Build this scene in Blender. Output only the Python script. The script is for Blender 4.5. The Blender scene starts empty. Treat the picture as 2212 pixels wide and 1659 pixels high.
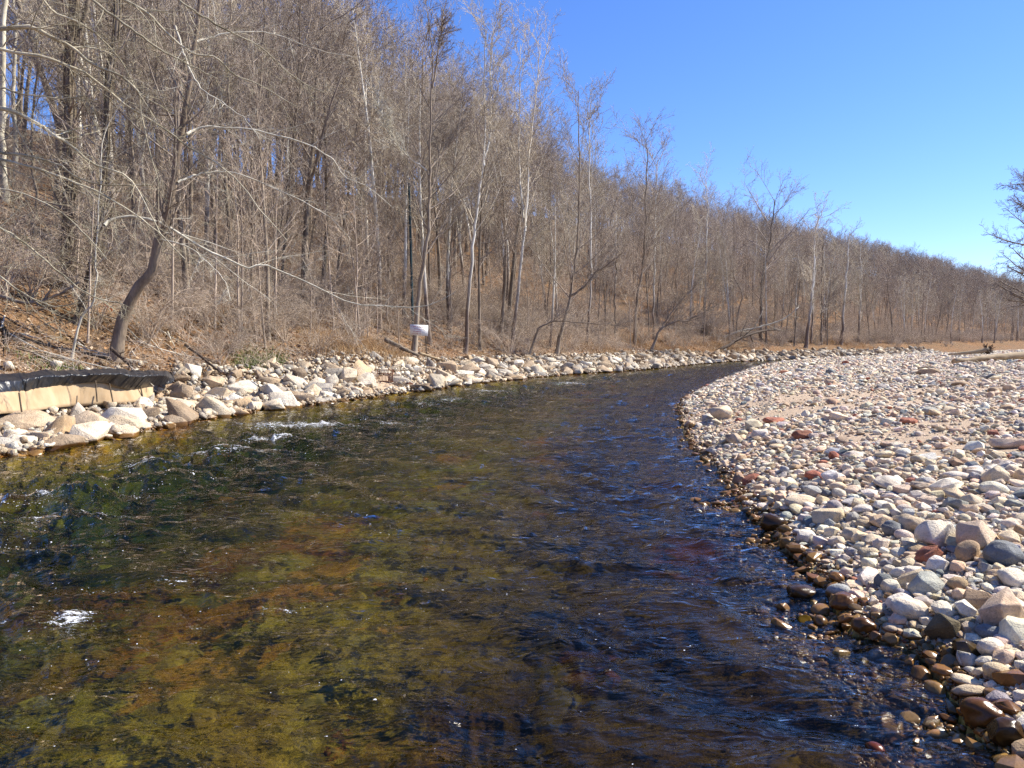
import bpy, math, random
import numpy as np
from mathutils import Vector
R = math.radians
C = bpy.context.scene.collection
SC = bpy.context.scene

# ------------------------------------------------------------------ camera
CAM_H = 1.9
F = 1598.0                       # focal length in units of a 2212 px wide frame
TH = math.atan(97.5 / F)         # pitch down
cam = bpy.data.cameras.new('camera')
cam.sensor_width = 36.0
cam.lens = 36.0 * F / 2212.0
cam.clip_start = 0.05
cam.clip_end = 5000
co = bpy.data.objects.new('camera', cam)
co.location = (0, 0, CAM_H)
co.rotation_euler = (math.pi / 2 - TH, 0, 0)
C.objects.link(co)
SC.camera = co

# ------------------------------------------------------------------ sky and sun
SUN_AZ, SUN_EL = R(74), R(42)    # azimuth clockwise from the view direction (+Y)
w = bpy.data.worlds.new('World')
SC.world = w
w.use_nodes = True
nt = w.node_tree
nt.nodes.clear()
wo = nt.nodes.new('ShaderNodeOutputWorld')
bg = nt.nodes.new('ShaderNodeBackground')
sky = nt.nodes.new('ShaderNodeTexSky')
sky.sky_type = 'NISHITA'
sky.sun_disc = False
sky.sun_elevation = SUN_EL
sky.sun_rotation = SUN_AZ
sky.air_density = 1.0
sky.dust_density = 0.05
sky.ozone_density = 3.0
hs = nt.nodes.new('ShaderNodeHueSaturation')
hs.inputs['Saturation'].default_value = 1.15
tint = nt.nodes.new('ShaderNodeMix'); tint.data_type = 'RGBA'; tint.blend_type = 'MULTIPLY'
tint.inputs[0].default_value = 1.0; tint.inputs[7].default_value = (.90, .97, 1.36, 1)
nt.links.new(sky.outputs[0], hs.inputs['Color'])
nt.links.new(hs.outputs[0], tint.inputs[6])
nt.links.new(tint.outputs[2], bg.inputs[0])
nt.links.new(bg.outputs[0], wo.inputs[0])
bg.inputs[1].default_value = 0.084
sl = bpy.data.lights.new('sun', 'SUN')
sl.energy = 5.0
sl.angle = R(0.53)
sl.color = (1.0, 0.93, 0.80)
so = bpy.data.objects.new('sun', sl)
sd = Vector((math.sin(SUN_AZ) * math.cos(SUN_EL), math.cos(SUN_AZ) * math.cos(SUN_EL), math.sin(SUN_EL)))
so.rotation_euler = sd.to_track_quat('Z', 'Y').to_euler()
so.location = (30, 10, 60)
C.objects.link(so)
SC.view_settings.view_transform = 'Standard'
SC.view_settings.look = 'None'
SC.view_settings.exposure = 0.95
SC.view_settings.gamma = 1.0
SC.view_settings.use_curve_mapping = False
cy = SC.cycles
cy.max_bounces = 5
cy.diffuse_bounces = 2
cy.glossy_bounces = 2
cy.transmission_bounces = 2
cy.transparent_max_bounces = 6
cy.volume_bounces = 0
cy.sample_clamp_indirect = 2.5
cy.sample_clamp_direct = 6
cy.use_adaptive_sampling = True
cy.adaptive_threshold = 0.015
cy.use_denoising = True
cy.denoising_prefilter = 'NONE'
cy.caustics_reflective = False
cy.caustics_refractive = False

rng = np.random.default_rng(7)

# ------------------------------------------------------------------ pixel <-> world helpers
def ray(px, py):
    u = (np.asarray(px, float) - 1106) / F
    v = (829.5 - np.asarray(py, float)) / F
    return np.stack([u, math.cos(TH) + v * math.sin(TH), v * math.cos(TH) - math.sin(TH)], -1)

def P(px, py, d):
    """the point seen at (px, py) whose forward distance is d"""
    r = ray(px, py)
    return np.array([0, 0, CAM_H]) + r * (np.asarray(d, float) / r[..., 1])[..., None]

def W(px, py, z=0.0):
    """the point seen at (px, py) on the level z"""
    r = ray(px, py)
    t = (z - CAM_H) / r[..., 2]
    return np.array([0, 0, CAM_H]) + r * t[..., None]

def project(p):
    p = np.asarray(p, float) - np.array([0, 0, CAM_H])
    c, s = math.cos(TH), math.sin(TH)
    fwd = p[..., 1] * c - p[..., 2] * s
    up = p[..., 1] * s + p[..., 2] * c
    fwd = np.where(fwd < 0.01, 0.01, fwd)
    return 1106 + F * p[..., 0] / fwd, 829.5 - F * up / fwd, fwd

# ------------------------------------------------------------------ noise
def _hash(ix, iy, seed):
    h = (ix.astype(np.int64) * 374761393 + iy.astype(np.int64) * 668265263 + seed * 1442695041) & 0xffffffff
    h = ((h ^ (h >> 13)) * 1274126177) & 0xffffffff
    return ((h ^ (h >> 16)) & 0xffff) / 65535.0

def vnoise(x, y, seed=0):
    x = np.asarray(x, float); y = np.asarray(y, float)
    ix, iy = np.floor(x), np.floor(y)
    fx, fy = x - ix, y - iy
    fx = fx * fx * (3 - 2 * fx); fy = fy * fy * (3 - 2 * fy)
    a = _hash(ix, iy, seed); b = _hash(ix + 1, iy, seed)
    c = _hash(ix, iy + 1, seed); d = _hash(ix + 1, iy + 1, seed)
    return (a * (1 - fx) + b * fx) * (1 - fy) + (c * (1 - fx) + d * fx) * fy

def fbm(x, y, seed=0, o=4):
    s = 0; a = 0.5; t = 0
    for k in range(o):
        s = s + a * vnoise(x * 2 ** k, y * 2 ** k, seed + k * 17); t += a; a *= 0.5
    return s / t

def sstep(a, b, x):
    t = np.clip((x - a) / (b - a), 0, 1)
    return t * t * (3 - 2 * t)

def catmull(pts, n=6):
    p = np.asarray(pts, float)
    q = np.vstack([2 * p[0] - p[1], p, 2 * p[-1] - p[-2]])
    out = []
    for i in range(1, len(q) - 2):
        for k in range(n):
            t = k / n
            out.append(0.5 * ((2 * q[i]) + (-q[i - 1] + q[i + 1]) * t + (2 * q[i - 1] - 5 * q[i] + 4 * q[i + 1] - q[i + 2]) * t * t
                              + (-q[i - 1] + 3 * q[i] - 3 * q[i + 1] + q[i + 2]) * t ** 3))
    out.append(p[-1])
    return np.array(out)

# ------------------------------------------------------------------ the two shore lines
LBpx = [(0, 985), (130, 962), (240, 942), (370, 916), (540, 889), (700, 869), (860, 850), (1050, 826), (1200, 811),
        (1382, 799), (1432, 794), (1532, 784), (1633, 779), (1757, 775.5)]
LB = [(-12, -60), (-10.6, -20), (-9.6, -4), (-9.0, 5)] + [tuple(W(a, b)[:2]) for a, b in LBpx] + \
     [(42, 82), (62, 100), (102, 142), (162, 204), (215, 257), (262, 302), (380, 430), (520, 600), (760, 860)]
RBpx = [(2146, 1634), (2000, 1426), (1846, 1364), (1771, 1259), (1667, 1155), (1596, 1093), (1562, 1030), (1490, 960), (1467, 897),
        (1467, 869), (1490, 852), (1532, 832), (1583, 812), (1659, 795)]
RB = [(1.2, -60), (1.5, -20), (1.9, -4), (2.1, 1.5)] + [tuple(W(a, b)[:2]) for a, b in RBpx] + \
     [(31, 61), (47, 76), (68, 93), (108, 134), (168, 196), (222, 249), (270, 292), (392, 420), (532, 590), (775, 850)]
LB = catmull(LB, 4); RB = catmull(RB, 4)

def sdist(x, y, line):
    """distance to a polyline, positive on its left hand side"""
    x = np.asarray(x, float).ravel(); y = np.asarray(y, float).ravel()
    best = np.full(x.shape, 1e18); sg = np.ones(x.shape)
    for a, b in zip(line[:-1], line[1:]):
        d = b - a; L2 = d @ d
        if L2 < 1e-9: continue
        t = np.clip(((x - a[0]) * d[0] + (y - a[1]) * d[1]) / L2, 0, 1)
        ex = x - a[0] - t * d[0]; ey = y - a[1] - t * d[1]
        q = ex * ex + ey * ey
        m = q < best
        best = np.where(m, q, best)
        sg = np.where(m, np.sign(d[0] * ey - d[1] * ex), sg)
    return np.sqrt(best) * sg

def DL(x, y): return sdist(x, y, LB)
def DR(x, y): return -sdist(x, y, RB)

def ground(x, y):
    x = np.asarray(x, float); sh = x.shape; x = x.ravel(); y = np.asarray(y, float).ravel()
    dl, dr = DL(x, y), DR(x, y)
    # left side: rip-rap, terrace, hill
    k = 1 + 0.12 * (fbm(x * .12, y * .12, 3) - .5)
    nr_ = 1 - sstep(20, 26, y)
    bank = (.62 + .36 * nr_) * (sstep(-0.2, 3.7, dl) * (1 - nr_) + (.16 * sstep(-.2, 2.3, dl) + .84 * sstep(2.4, 3.9, dl)) * nr_) + (.88 - .16 * nr_) * sstep(2.8, 8.5, dl)
    farflat = 8 * sstep(60, 160, y)
    bank = bank + .9 * sstep(4.2, 9, dl) * (1 - sstep(28, 48, y))
    hill = 26.5 * np.clip((dl - 7 - farflat) / (78 - farflat), 0, 1) ** 0.94 * k
    hill = hill - 6 * sstep(90, 260, dl) + 1.4 * (fbm(x * .06, y * .06, 9) - .5) * sstep(8, 30, dl)
    zl = bank + hill + 0.25 * (fbm(x * .6, y * .6, 5) - .5) * sstep(2.5, 6, dl)
    # a rise of soil with brush near the sign
    c = P(770, 760, 31)
    zl += 0.55 * np.exp(-(((x - c[0]) / 2.6) ** 2 + ((y - c[1]) / 3.4) ** 2)) * sstep(1.5, 4, dl)
    # right side: cobble bar
    zr = 0.80 * (1 - np.exp(-np.maximum(dr, 0) / 1.9)) + 0.5 * sstep(4, 24, dr) + 0.12 * (fbm(x * .35, y * .35, 21) - .5) * sstep(.4, 3, dr)
    zr = zr + 0.5 * sstep(60, 110, dr) + 6 * sstep(110, 400, dr)
    # river bed
    a, b = -dl, -dr
    bed = -np.minimum(1.5 * sstep(0, 3.2, a) + .02, .04 + 0.13 * np.maximum(b, 0) + .1 * sstep(1, 6, b))
    bed += 0.10 * (fbm(x * .8, y * .8, 31) - .5) * sstep(0, 1, np.minimum(a, b))
    z = np.where(dl > 0, zl, np.where(dr > 0, zr, bed))
    return z.reshape(sh)

def gz(x, y): return float(ground(np.array([x]), np.array([y]))[0])

def D(px, dist):
    """forward distance at which the column px is dist metres behind the left shore"""
    d = np.geomspace(8, 400, 1500)
    dl = DL((px - 1106) / F * d, d)
    return float(d[np.argmax(dl > dist)])

BANKMARKS = [(40, 'the left edge'), (250, 'the leaning tree'), (372, 'the end of the plastic'), (545, 'the green weeds'), (690, 'the banded slab'), (830, 'the rusty grate'), (905, 'the notice board'),
    (1010, 'the two stemmed sycamore'), (1110, 'the split sycamore'), (1205, 'the dark leaning tree'), (1275, 'the slim pale tree'), (1375, 'the narrow crowned tree'), (1440, 'the bushy leaning tree'), (1520, 'the tall skyline tree'),
    (1644, 'the broad oak'), (1750, 'the white trees'), (1850, 'the last pale tree'), (2000, 'the far bend')]
def near_mark(px):
    m = min(BANKMARKS, key=lambda t: abs(t[0] - px))
    if m[0] == 40: return 'near the left edge'
    return ('before ' if abs(px - m[0]) < 16 else 'left of ' if px < m[0] else 'right of ') + m[1]
BARMARKS = [(2135, 1155, 'the pinkish boulder'), (2175, 1200, 'the flat slate stone'), (2100, 1196, 'the upright oval stone'), (2030, 1158, 'the blocky boulder'), (2010, 1203, 'the charred brick'), (2170, 1315, 'the granite boulder'),
    (2040, 1365, 'the mossy rock'), (1970, 1322, 'the smooth whitish stone'), (1830, 1302, 'the wet orange stone'), (1866, 1358, 'the round wet stone'), (2128, 1548, 'the wet oval stone'), (1935, 1146, 'the blue grey stone'),
    (2145, 1400, 'the speckled white stone'), (1560, 894, 'the angular boulder'), (1670, 1130, 'the wet olive stone'), (1735, 1086, 'the banded cream stone'), (2175, 960, 'the pinkish slab'), (1962, 912, 'the long red brick'), (1675, 910, 'the dark red brick'), (2080, 830, 'the yellow stone')]
def bar_mark(px, py):
    m = min(BARMARKS, key=lambda t: (t[0] - px) ** 2 + (t[1] - py) ** 2)
    dx, dy = px - m[0], py - m[1]
    if abs(dx) > abs(dy): w_ = 'left of' if dx < 0 else 'right of'
    else: w_ = 'beyond' if dy < 0 else 'in front of'
    return w_ + ' ' + m[2]

def at_ground(px, py):
    r = ray(px, py)
    t = np.geomspace(1.5, 400, 900)
    pts = np.array([0, 0, CAM_H]) + r * t[:, None]
    g = ground(pts[:, 0], pts[:, 1])
    g = np.maximum(g, -0.02)
    i = np.argmax(pts[:, 2] < g)
    return pts[i] if pts[i, 2] < g[i] else W(px, py)

# ------------------------------------------------------------------ mesh helpers
def mesh_from(name, v, f, mats, smooth=False, col=None, matidx=None):
    """v (n,3); f (m,k) array of equal sized faces or list of such arrays"""
    fl = f if isinstance(f, list) else [f]
    fl = [np.asarray(q) for q in fl if len(q)]
    me = bpy.data.meshes.new(name)
    v = np.asarray(v, np.float32)
    me.vertices.add(len(v)); me.vertices.foreach_set('co', v.ravel())
    idx = np.concatenate([q.ravel() for q in fl]).astype(np.int32)
    tot = np.concatenate([np.full(len(q), q.shape[1]) for q in fl]).astype(np.int32)
    st = np.concatenate([[0], np.cumsum(tot)[:-1]]).astype(np.int32)
    me.loops.add(len(idx)); me.loops.foreach_set('vertex_index', idx)
    me.polygons.add(len(tot)); me.polygons.foreach_set('loop_start', st)
    me.polygons.foreach_set('loop_total', tot)
    if smooth: me.polygons.foreach_set('use_smooth', np.ones(len(tot), bool))
    if matidx is not None: me.polygons.foreach_set('material_index', matidx.astype(np.int32))
    for m in (mats if isinstance(mats, list) else [mats]): me.materials.append(m)
    if col is not None:
        at = me.attributes.new('Col', 'FLOAT_COLOR', 'POINT')
        at.data.foreach_set('color', np.asarray(col, np.float32).ravel())
    me.update(calc_edges=True)
    me.validate()
    return me

def obj(name, me, parent=None, loc=None):
    o = bpy.data.objects.new(name, me)
    C.objects.link(o)
    if loc is not None: o.location = loc
    if parent is not None: o.parent = parent
    return o

def tag(o, label=None, cat=None, group=None, kind=None):
    if label: o['label'] = label
    if cat: o['category'] = cat
    if group: o['group'] = group
    if kind: o['kind'] = kind
    return o

def empty(name, loc, rz=0, sc=1):
    o = bpy.data.objects.new(name, None)
    o.empty_display_size = 0.3
    C.objects.link(o)
    o.location = loc; o.rotation_euler = (0, 0, rz); o.scale = (sc, sc, sc)
    return o

def copy_thing(root):
    r = root.copy(); C.objects.link(r)
    for ch in list(root.children):
        c = ch.copy(); C.objects.link(c); c.parent = r
    return r

def nrm(a):
    return a / np.maximum(np.linalg.norm(a, axis=-1, keepdims=True), 1e-9)

def tubes(pts, rad, k):
    """pts (N,s,3), rad (N,s) -> verts, quads of N tubes with k sides, pointed at the end"""
    N, s, _ = pts.shape
    d = np.empty_like(pts)
    d[:, 1:-1] = pts[:, 2:] - pts[:, :-2]; d[:, 0] = pts[:, 1] - pts[:, 0]; d[:, -1] = pts[:, -1] - pts[:, -2]
    d = nrm(d)
    m = nrm(d.mean(1))
    ref = np.where(np.abs(m[:, 2:3]) > .8, np.array([[1., 0.1, 0]]), np.array([[0, 0.1, 1.]]))
    u = nrm(np.cross(d, ref[:, None, :])); vv = np.cross(d, u)
    a = np.arange(k) * 2 * math.pi / k
    ring = u[:, :, None, :] * np.cos(a)[None, None, :, None] + vv[:, :, None, :] * np.sin(a)[None, None, :, None]
    V = (pts[:, :, None, :] + ring * rad[:, :, None, None]).reshape(-1, 3)
    base = (np.arange(N) * s * k)[:, None, None]
    i = np.arange(s - 1)[None, :, None]; j = np.arange(k)[None, None, :]
    j2 = (j + 1) % k
    q = np.stack([base + i * k + j, base + i * k + j2, base + (i + 1) * k + j2, base + (i + 1) * k + j], -1)
    return V, q.reshape(-1, 4)

def join(parts):
    vs, fs, o = [], [], 0
    for v, f in parts:
        vs.append(v); fs.append(f + o); o += len(v)
    return np.vstack(vs), np.vstack(fs)

# ------------------------------------------------------------------ materials
def mat(name):
    m = bpy.data.materials.new(name); m.use_nodes = True
    n = m.node_tree; n.nodes.clear()
    out = n.nodes.new('ShaderNodeOutputMaterial')
    b = n.nodes.new('ShaderNodeBsdfPrincipled')
    n.links.new(b.outputs[0], out.inputs[0])
    return m, n, b, out

def N(n, t, **kw):
    x = n.nodes.new(t)
    for k, v in kw.items():
        if k in x.inputs: x.inputs[k].default_value = v
        else: setattr(x, k, v)
    return x

def noise(n, vec, scale, detail=4, rough=.55, dist=0):
    x = N(n, 'ShaderNodeTexNoise'); x.inputs['Scale'].default_value = scale
    x.inputs['Detail'].default_value = detail; x.inputs['Roughness'].default_value = rough
    x.inputs['Distortion'].default_value = dist
    n.links.new(vec, x.inputs['Vector'])
    return x

def ramp(n, fac, stops):
    r = N(n, 'ShaderNodeValToRGB')
    e = r.color_ramp.elements
    while len(e) < len(stops): e.new(0.5)
    for q, (p, c) in zip(e, stops):
        q.position = p; q.color = (c[0], c[1], c[2], 1) if not isinstance(c, (int, float)) else (c, c, c, 1)
    n.links.new(fac, r.inputs[0])
    return r

def mixc(n, fac, a, b, mode='MIX'):
    x = N(n, 'ShaderNodeMix'); x.data_type = 'RGBA'; x.blend_type = mode
    for s, v in ((x.inputs[0], fac), (x.inputs[6], a), (x.inputs[7], b)):
        if isinstance(v, (int, float)): s.default_value = v
        elif isinstance(v, tuple): s.default_value = (*v, 1) if len(v) == 3 else v
        else: n.links.new(v, s)
    return x.outputs[2]

def math_(n, op, a, b=0.0):
    x = N(n, 'ShaderNodeMath'); x.operation = op
    for s, v in ((x.inputs[0], a), (x.inputs[1], b)):
        if isinstance(v, (int, float)): s.default_value = v
        else: n.links.new(v, s)
    return x.outputs[0]

def bump(n, b, h, strength, dist):
    x = N(n, 'ShaderNodeBump'); x.inputs['Strength'].default_value = strength; x.inputs['Distance'].default_value = dist
    n.links.new(h, x.inputs['Height']); n.links.new(x.outputs[0], b.inputs['Normal'])
    return x

def maprange(n, v, a, b, c=0., d=1.):
    x = N(n, 'ShaderNodeMapRange'); n.links.new(v, x.inputs[0])
    for i, q in enumerate((a, b, c, d)): x.inputs[i + 1].default_value = q
    return x.outputs[0]

def rock_mat(name, use_attr, fine=1.0):
    m, n, b, _ = mat(name)
    tc = N(n, 'ShaderNodeTexCoord'); geo = N(n, 'ShaderNodeNewGeometry')
    if use_attr:
        a = N(n, 'ShaderNodeAttribute'); a.attribute_name = 'Col'; col, al = a.outputs['Color'], a.outputs['Alpha']
    else:
        a = N(n, 'ShaderNodeObjectInfo'); col, al = a.outputs['Color'], a.outputs['Alpha']
    pos = geo.outputs['Position']
    n1 = noise(n, pos, 7 * fine, 6, .65); n2 = noise(n, pos, 60 * fine, 3, .7); n3 = noise(n, pos, 2.2 * fine, 3)
    v1 = ramp(n, n1.outputs[0], [(.3, .68), (.5, .98), (.72, 1.18)])
    v2 = ramp(n, n2.outputs[0], [(.3, .62), (.48, 1.0), (.7, 1.15)])
    c = mixc(n, 1.0, col, v1.outputs[0], 'MULTIPLY')
    c = mixc(n, .65, c, v2.outputs[0], 'MULTIPLY')
    tan = ramp(n, n3.outputs[0], [(.35, (1, 1, 1)), (.7, (1.02, .88, .72))])
    c = mixc(n, .7, c, tan.outputs[0], 'MULTIPLY')
    # streaky bedding in the stone
    wv = N(n, 'ShaderNodeTexWave'); wv.inputs['Scale'].default_value = 9 * fine; wv.inputs['Distortion'].default_value = 7
    wv.inputs['Detail'].default_value = 3
    n.links.new(tc.outputs['Object'], wv.inputs['Vector'])
    c = mixc(n, .22, c, ramp(n, wv.outputs[0], [(.2, .7), (.7, 1.1)]).outputs[0], 'MULTIPLY')
    # wet and algae-stained where the river laps
    sep = N(n, 'ShaderNodeSeparateXYZ'); n.links.new(pos, sep.inputs[0])
    zz = math_(n, 'ADD', sep.outputs[2], math_(n, 'MULTIPLY', math_(n, 'SUBTRACT', n3.outputs[0], .5), .12))
    wet = maprange(n, zz, .075, .045)
    dry = math_(n, 'SUBTRACT', 1.0, al)
    wet = math_(n, 'MAXIMUM', wet, dry)
    wc = mixc(n, 1.0, c, (.30, .19, .075), 'MULTIPLY')
    c = mixc(n, wet, c, wc)
    n.links.new(c, b.inputs['Base Color'])
    n.links.new(maprange(n, wet, 0, 1, .85, .22), b.inputs['Roughness'])
    b.inputs['Specular IOR Level'].default_value = .35
    h = math_(n, 'ADD', n1.outputs[0], math_(n, 'MULTIPLY', n2.outputs[0], .5))
    bp_ = bump(n, b, h, .8, .045 / fine)
    n.links.new(maprange(n, wet, 0, 1, .8, .12), bp_.inputs['Strength'])
    return m

def bark_mat(name, c1, c2, white=None, zr=(2.5, 6.), scale=5., vary=.35):
    m, n, b, _ = mat(name)
    tc = N(n, 'ShaderNodeTexCoord'); oi = N(n, 'ShaderNodeObjectInfo')
    mp = N(n, 'ShaderNodeMapping'); mp.inputs['Scale'].default_value = (1, 1, .28)
    n.links.new(tc.outputs['Object'], mp.inputs[0])
    n1 = noise(n, mp.outputs[0], scale, 5, .65)
    n2 = noise(n, mp.outputs[0], scale * 5, 3, .6)
    c = ramp(n, n1.outputs[0], [(.32, c1), (.68, c2)]).outputs[0]
    c = mixc(n, .5, c, ramp(n, n2.outputs[0], [(.3, .55), (.6, 1.15)]).outputs[0], 'MULTIPLY')
    if white:
        sp = N(n, 'ShaderNodeSeparateXYZ'); n.links.new(tc.outputs['Object'], sp.inputs[0])
        zz = math_(n, 'ADD', sp.outputs[2], math_(n, 'MULTIPLY', math_(n, 'SUBTRACT', n1.outputs[0], .5), 7.0))
        f = maprange(n, zz, zr[0], zr[1])
        n3 = noise(n, mp.outputs[0], scale * 1.7, 4, .7)
        wcol = ramp(n, n3.outputs[0], [(.36, (white[0] * .5, white[1] * .48, white[2] * .42)), (.5, white)]).outputs[0]
        c = mixc(n, f, c, wcol)
    v = maprange(n, oi.outputs['Random'], 0, 1, 1 - vary, 1 + vary)
    cb = N(n, 'ShaderNodeCombineColor')
    for i in range(3): n.links.new(v, cb.inputs[i])
    c = mixc(n, 1.0, c, cb.outputs[0], 'MULTIPLY')
    n.links.new(c, b.inputs['Base Color'])
    b.inputs['Roughness'].default_value = .85
    b.inputs['Specular IOR Level'].default_value = .2
    bump(n, b, n2.outputs[0], .5, .02)
    return m

def plain_mat(name, c1, c2, scale=6., rough=.85, bmp=.3, bd=.01, stretch=(1, 1, 1), spec=.3, obj_space=True):
    m, n, b, _ = mat(name)
    tc = N(n, 'ShaderNodeTexCoord')
    mp = N(n, 'ShaderNodeMapping'); mp.inputs['Scale'].default_value = stretch
    n.links.new(tc.outputs['Object'], mp.inputs[0])
    n1 = noise(n, mp.outputs[0], scale, 5, .6)
    n.links.new(ramp(n, n1.outputs[0], [(.3, c1), (.7, c2)]).outputs[0], b.inputs['Base Color'])
    b.inputs['Roughness'].default_value = rough
    b.inputs['Specular IOR Level'].default_value = spec
    bump(n, b, n1.outputs[0], bmp, bd)
    return m

def attr_mat(name, rough=.8, spec=.2, transl=0.):
    m, n, b, out = mat(name)
    a = N(n, 'ShaderNodeAttribute'); a.attribute_name = 'Col'
    n.links.new(a.outputs['Color'], b.inputs['Base Color'])
    b.inputs['Roughness'].default_value = rough
    b.inputs['Specular IOR Level'].default_value = spec
    return m

M_rock = rock_mat('riprap stone', False, .6)
M_rock_s = rock_mat('riprap stone mass', True, .6)
M_cob = rock_mat('river cobble', False, 1.6)
M_cob_s = rock_mat('river cobble mass', True, 1.6)
M_syc = bark_mat('sycamore bark', (.13, .095, .07), (.27, .21, .165), (.74, .71, .63), (2.5, 6.0), 3.0, .12)
M_sycb = bark_mat('sycamore twigs', (.36, .30, .22), (.60, .53, .42), None, scale=1.5, vary=.2)
M_oak = bark_mat('grey brown bark', (.13, .10, .072), (.34, .28, .21), None, scale=4, vary=.3)
M_oakb = bark_mat('grey brown twigs', (.25, .20, .16), (.43, .36, .295), None, scale=1.2, vary=.3)
M_brush = bark_mat('tan brush stems', (.34, .265, .195), (.58, .475, .375), None, scale=1.2, vary=.3)
M_pale = bark_mat('pale smooth branch bark', (.40, .36, .27), (.72, .68, .57), None, scale=2.2, vary=.1)
M_olive = bark_mat('olive brown branch bark', (.20, .175, .11), (.58, .52, .39), None, scale=1.6, vary=.15)
M_lean = bark_mat('smooth grey tan bark', (.15, .11, .075), (.33, .26, .19), None, scale=3, vary=.05)
M_vine = bark_mat('shaggy vine stems', (.11, .085, .055), (.26, .21, .145), None, scale=3, vary=.15)

# ------------------------------------------------------------------ ground sheet
def polar(rmin, rmax, nr, a0, a1, na, coarse):
    ang = np.concatenate([np.linspace(a0, a1, na), np.linspace(a1, a0 + 360, coarse + 2)[1:-1]])
    ang = np.radians(ang)
    r = np.geomspace(rmin, rmax, nr)
    A, Rr = np.meshgrid(ang, r)
    return Rr * np.sin(A), Rr * np.cos(A), len(ang)

def grid_faces(nr, na, wrap=True):
    i = np.arange(nr - 1)[:, None]; j = np.arange(na if wrap else na - 1)[None, :]
    j2 = (j + 1) % na
    return np.stack([i * na + j, i * na + j2, (i + 1) * na + j2, (i + 1) * na + j], -1).reshape(-1, 4)

def ground_material():
    m, n, b, _ = mat('ground of litter sand and bed')
    geo = N(n, 'ShaderNodeNewGeometry'); pos = geo.outputs['Position']
    a = N(n, 'ShaderNodeAttribute'); a.attribute_name = 'Col'
    sp = N(n, 'ShaderNodeSeparateColor'); n.links.new(a.outputs['Color'], sp.inputs[0])
    n1 = noise(n, pos, 1.3, 6, .7); n2 = noise(n, pos, 14, 5, .7); n3 = noise(n, pos, .35, 4); n4 = noise(n, pos, 45, 3, .7)
    lit = ramp(n, n2.outputs[0], [(.28, (.065, .042, .026)), (.5, (.19, .125, .075)), (.68, (.36, .255, .165))]).outputs[0]
    lit2 = ramp(n, n1.outputs[0], [(.35, (.72, .72, .62)), (.65, (1.18, 1.0, .86))]).outputs[0]
    lit = mixc(n, 1., lit, lit2, 'MULTIPLY')
    lit = mixc(n, math_(n, 'MULTIPLY', sp.outputs[2], .9), lit, mixc(n, 1., lit, (1.12, 1.0, .86), 'MULTIPLY'))
    sand = ramp(n, n4.outputs[0], [(.3, (.42, .305, .205)), (.7, (.64, .50, .365))]).outputs[0]
    sand = mixc(n, .6, sand, ramp(n, n1.outputs[0], [(.3, .78), (.7, 1.1)]).outputs[0], 'MULTIPLY')
    vo = N(n, 'ShaderNodeTexVoronoi'); vo.inputs['Scale'].default_value = 1.5; vo.inputs['Randomness'].default_value = 1
    nd = noise(n, pos, 3.0, 3)
    mxv = mixc(n, .25, pos, nd.outputs['Color'])
    n.links.new(mxv, vo.inputs['Vector'])
    bedc = ramp(n, n1.outputs[0], [(.25, (.17, .10, .02)), (.42, (.36, .22, .035)), (.58, (.58, .40, .055)), (.76, (.74, .58, .10))]).outputs[0]
    sv = N(n, 'ShaderNodeSeparateColor'); n.links.new(vo.outputs['Color'], sv.inputs[0])
    st = ramp(n, sv.outputs[0], [(0, (.55, .5, .35)), (.55, (1., .9, .7)), (.8, (1.3, 1.25, .8)), (.93, (1.7, .7, .35)), (1., (1.9, .62, .25))]).outputs[0]
    bedc = mixc(n, .6, bedc, st, 'MULTIPLY')
    bedc = mixc(n, .45, bedc, ramp(n, n2.outputs[0], [(.3, .5), (.7, 1.35)]).outputs[0], 'MULTIPLY')
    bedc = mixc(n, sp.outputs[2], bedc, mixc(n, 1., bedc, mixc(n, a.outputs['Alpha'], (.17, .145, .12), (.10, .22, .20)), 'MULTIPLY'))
    c = mixc(n, sp.outputs[0], sand, lit)
    c = mixc(n, sp.outputs[1], c, bedc)
    n.links.new(c, b.inputs['Base Color'])
    b.inputs['Roughness'].default_value = .95
    b.inputs['Specular IOR Level'].default_value = .1
    h = math_(n, 'ADD', n2.outputs[0], math_(n, 'MULTIPLY', n4.outputs[0], .4))
    bump(n, b, h, .8, .06)
    return m

gx, gy, na = polar(.4, 2600, 520, -50, 50, 640, 90)
gzv = ground(gx, gy)
dl_, dr_ = DL(gx, gy), DR(gx, gy)
gcol = np.zeros((gx.size, 4)); gcol[:, 3] = 1
gcol[:, 0] = np.maximum(sstep(2.2, 3.6, dl_ + 2.6 * sstep(84, 98, gy.ravel()) + 1.2 * (fbm(gx.ravel() * .8, gy.ravel() * .8, 41) - .5)), sstep(36, 52, dr_ + 14 * (fbm(gx.ravel() * .05, gy.ravel() * .05, 43) - .5)))
gcol[:, 1] = sstep(.06, -.03, gzv.ravel()) * (1 - sstep(0, .5, dl_)) 
gcol[:, 2] = sstep(.45, .7, fbm(gx.ravel() * .25, gy.ravel() * .25, 51))
gcol[:, 0] = np.maximum(gcol[:, 0], sstep(60, 72, np.hypot(gx, gy).ravel()) * sstep(.4, 2, dr_))
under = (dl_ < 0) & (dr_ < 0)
bed_dark = np.maximum(sstep(4.4, 1.4, -dr_ + 1.2 * (fbm(gx.ravel() * .7, gy.ravel() * .7, 44) - .5)), 1.0 * np.exp(-((-dl_ - 3.1) / 2.3) ** 4))  # darker bed colour near the right shore and along the left channel
gcol[:, 2] = np.where(under, bed_dark, gcol[:, 2])
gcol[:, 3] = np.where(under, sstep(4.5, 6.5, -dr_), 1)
gv = np.stack([gx.ravel(), gy.ravel(), gzv.ravel()], -1)
gv = np.vstack([gv, [[0, 0, gz(0, 0)]]]); gcol = np.vstack([gcol, gcol[:1]])
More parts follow.
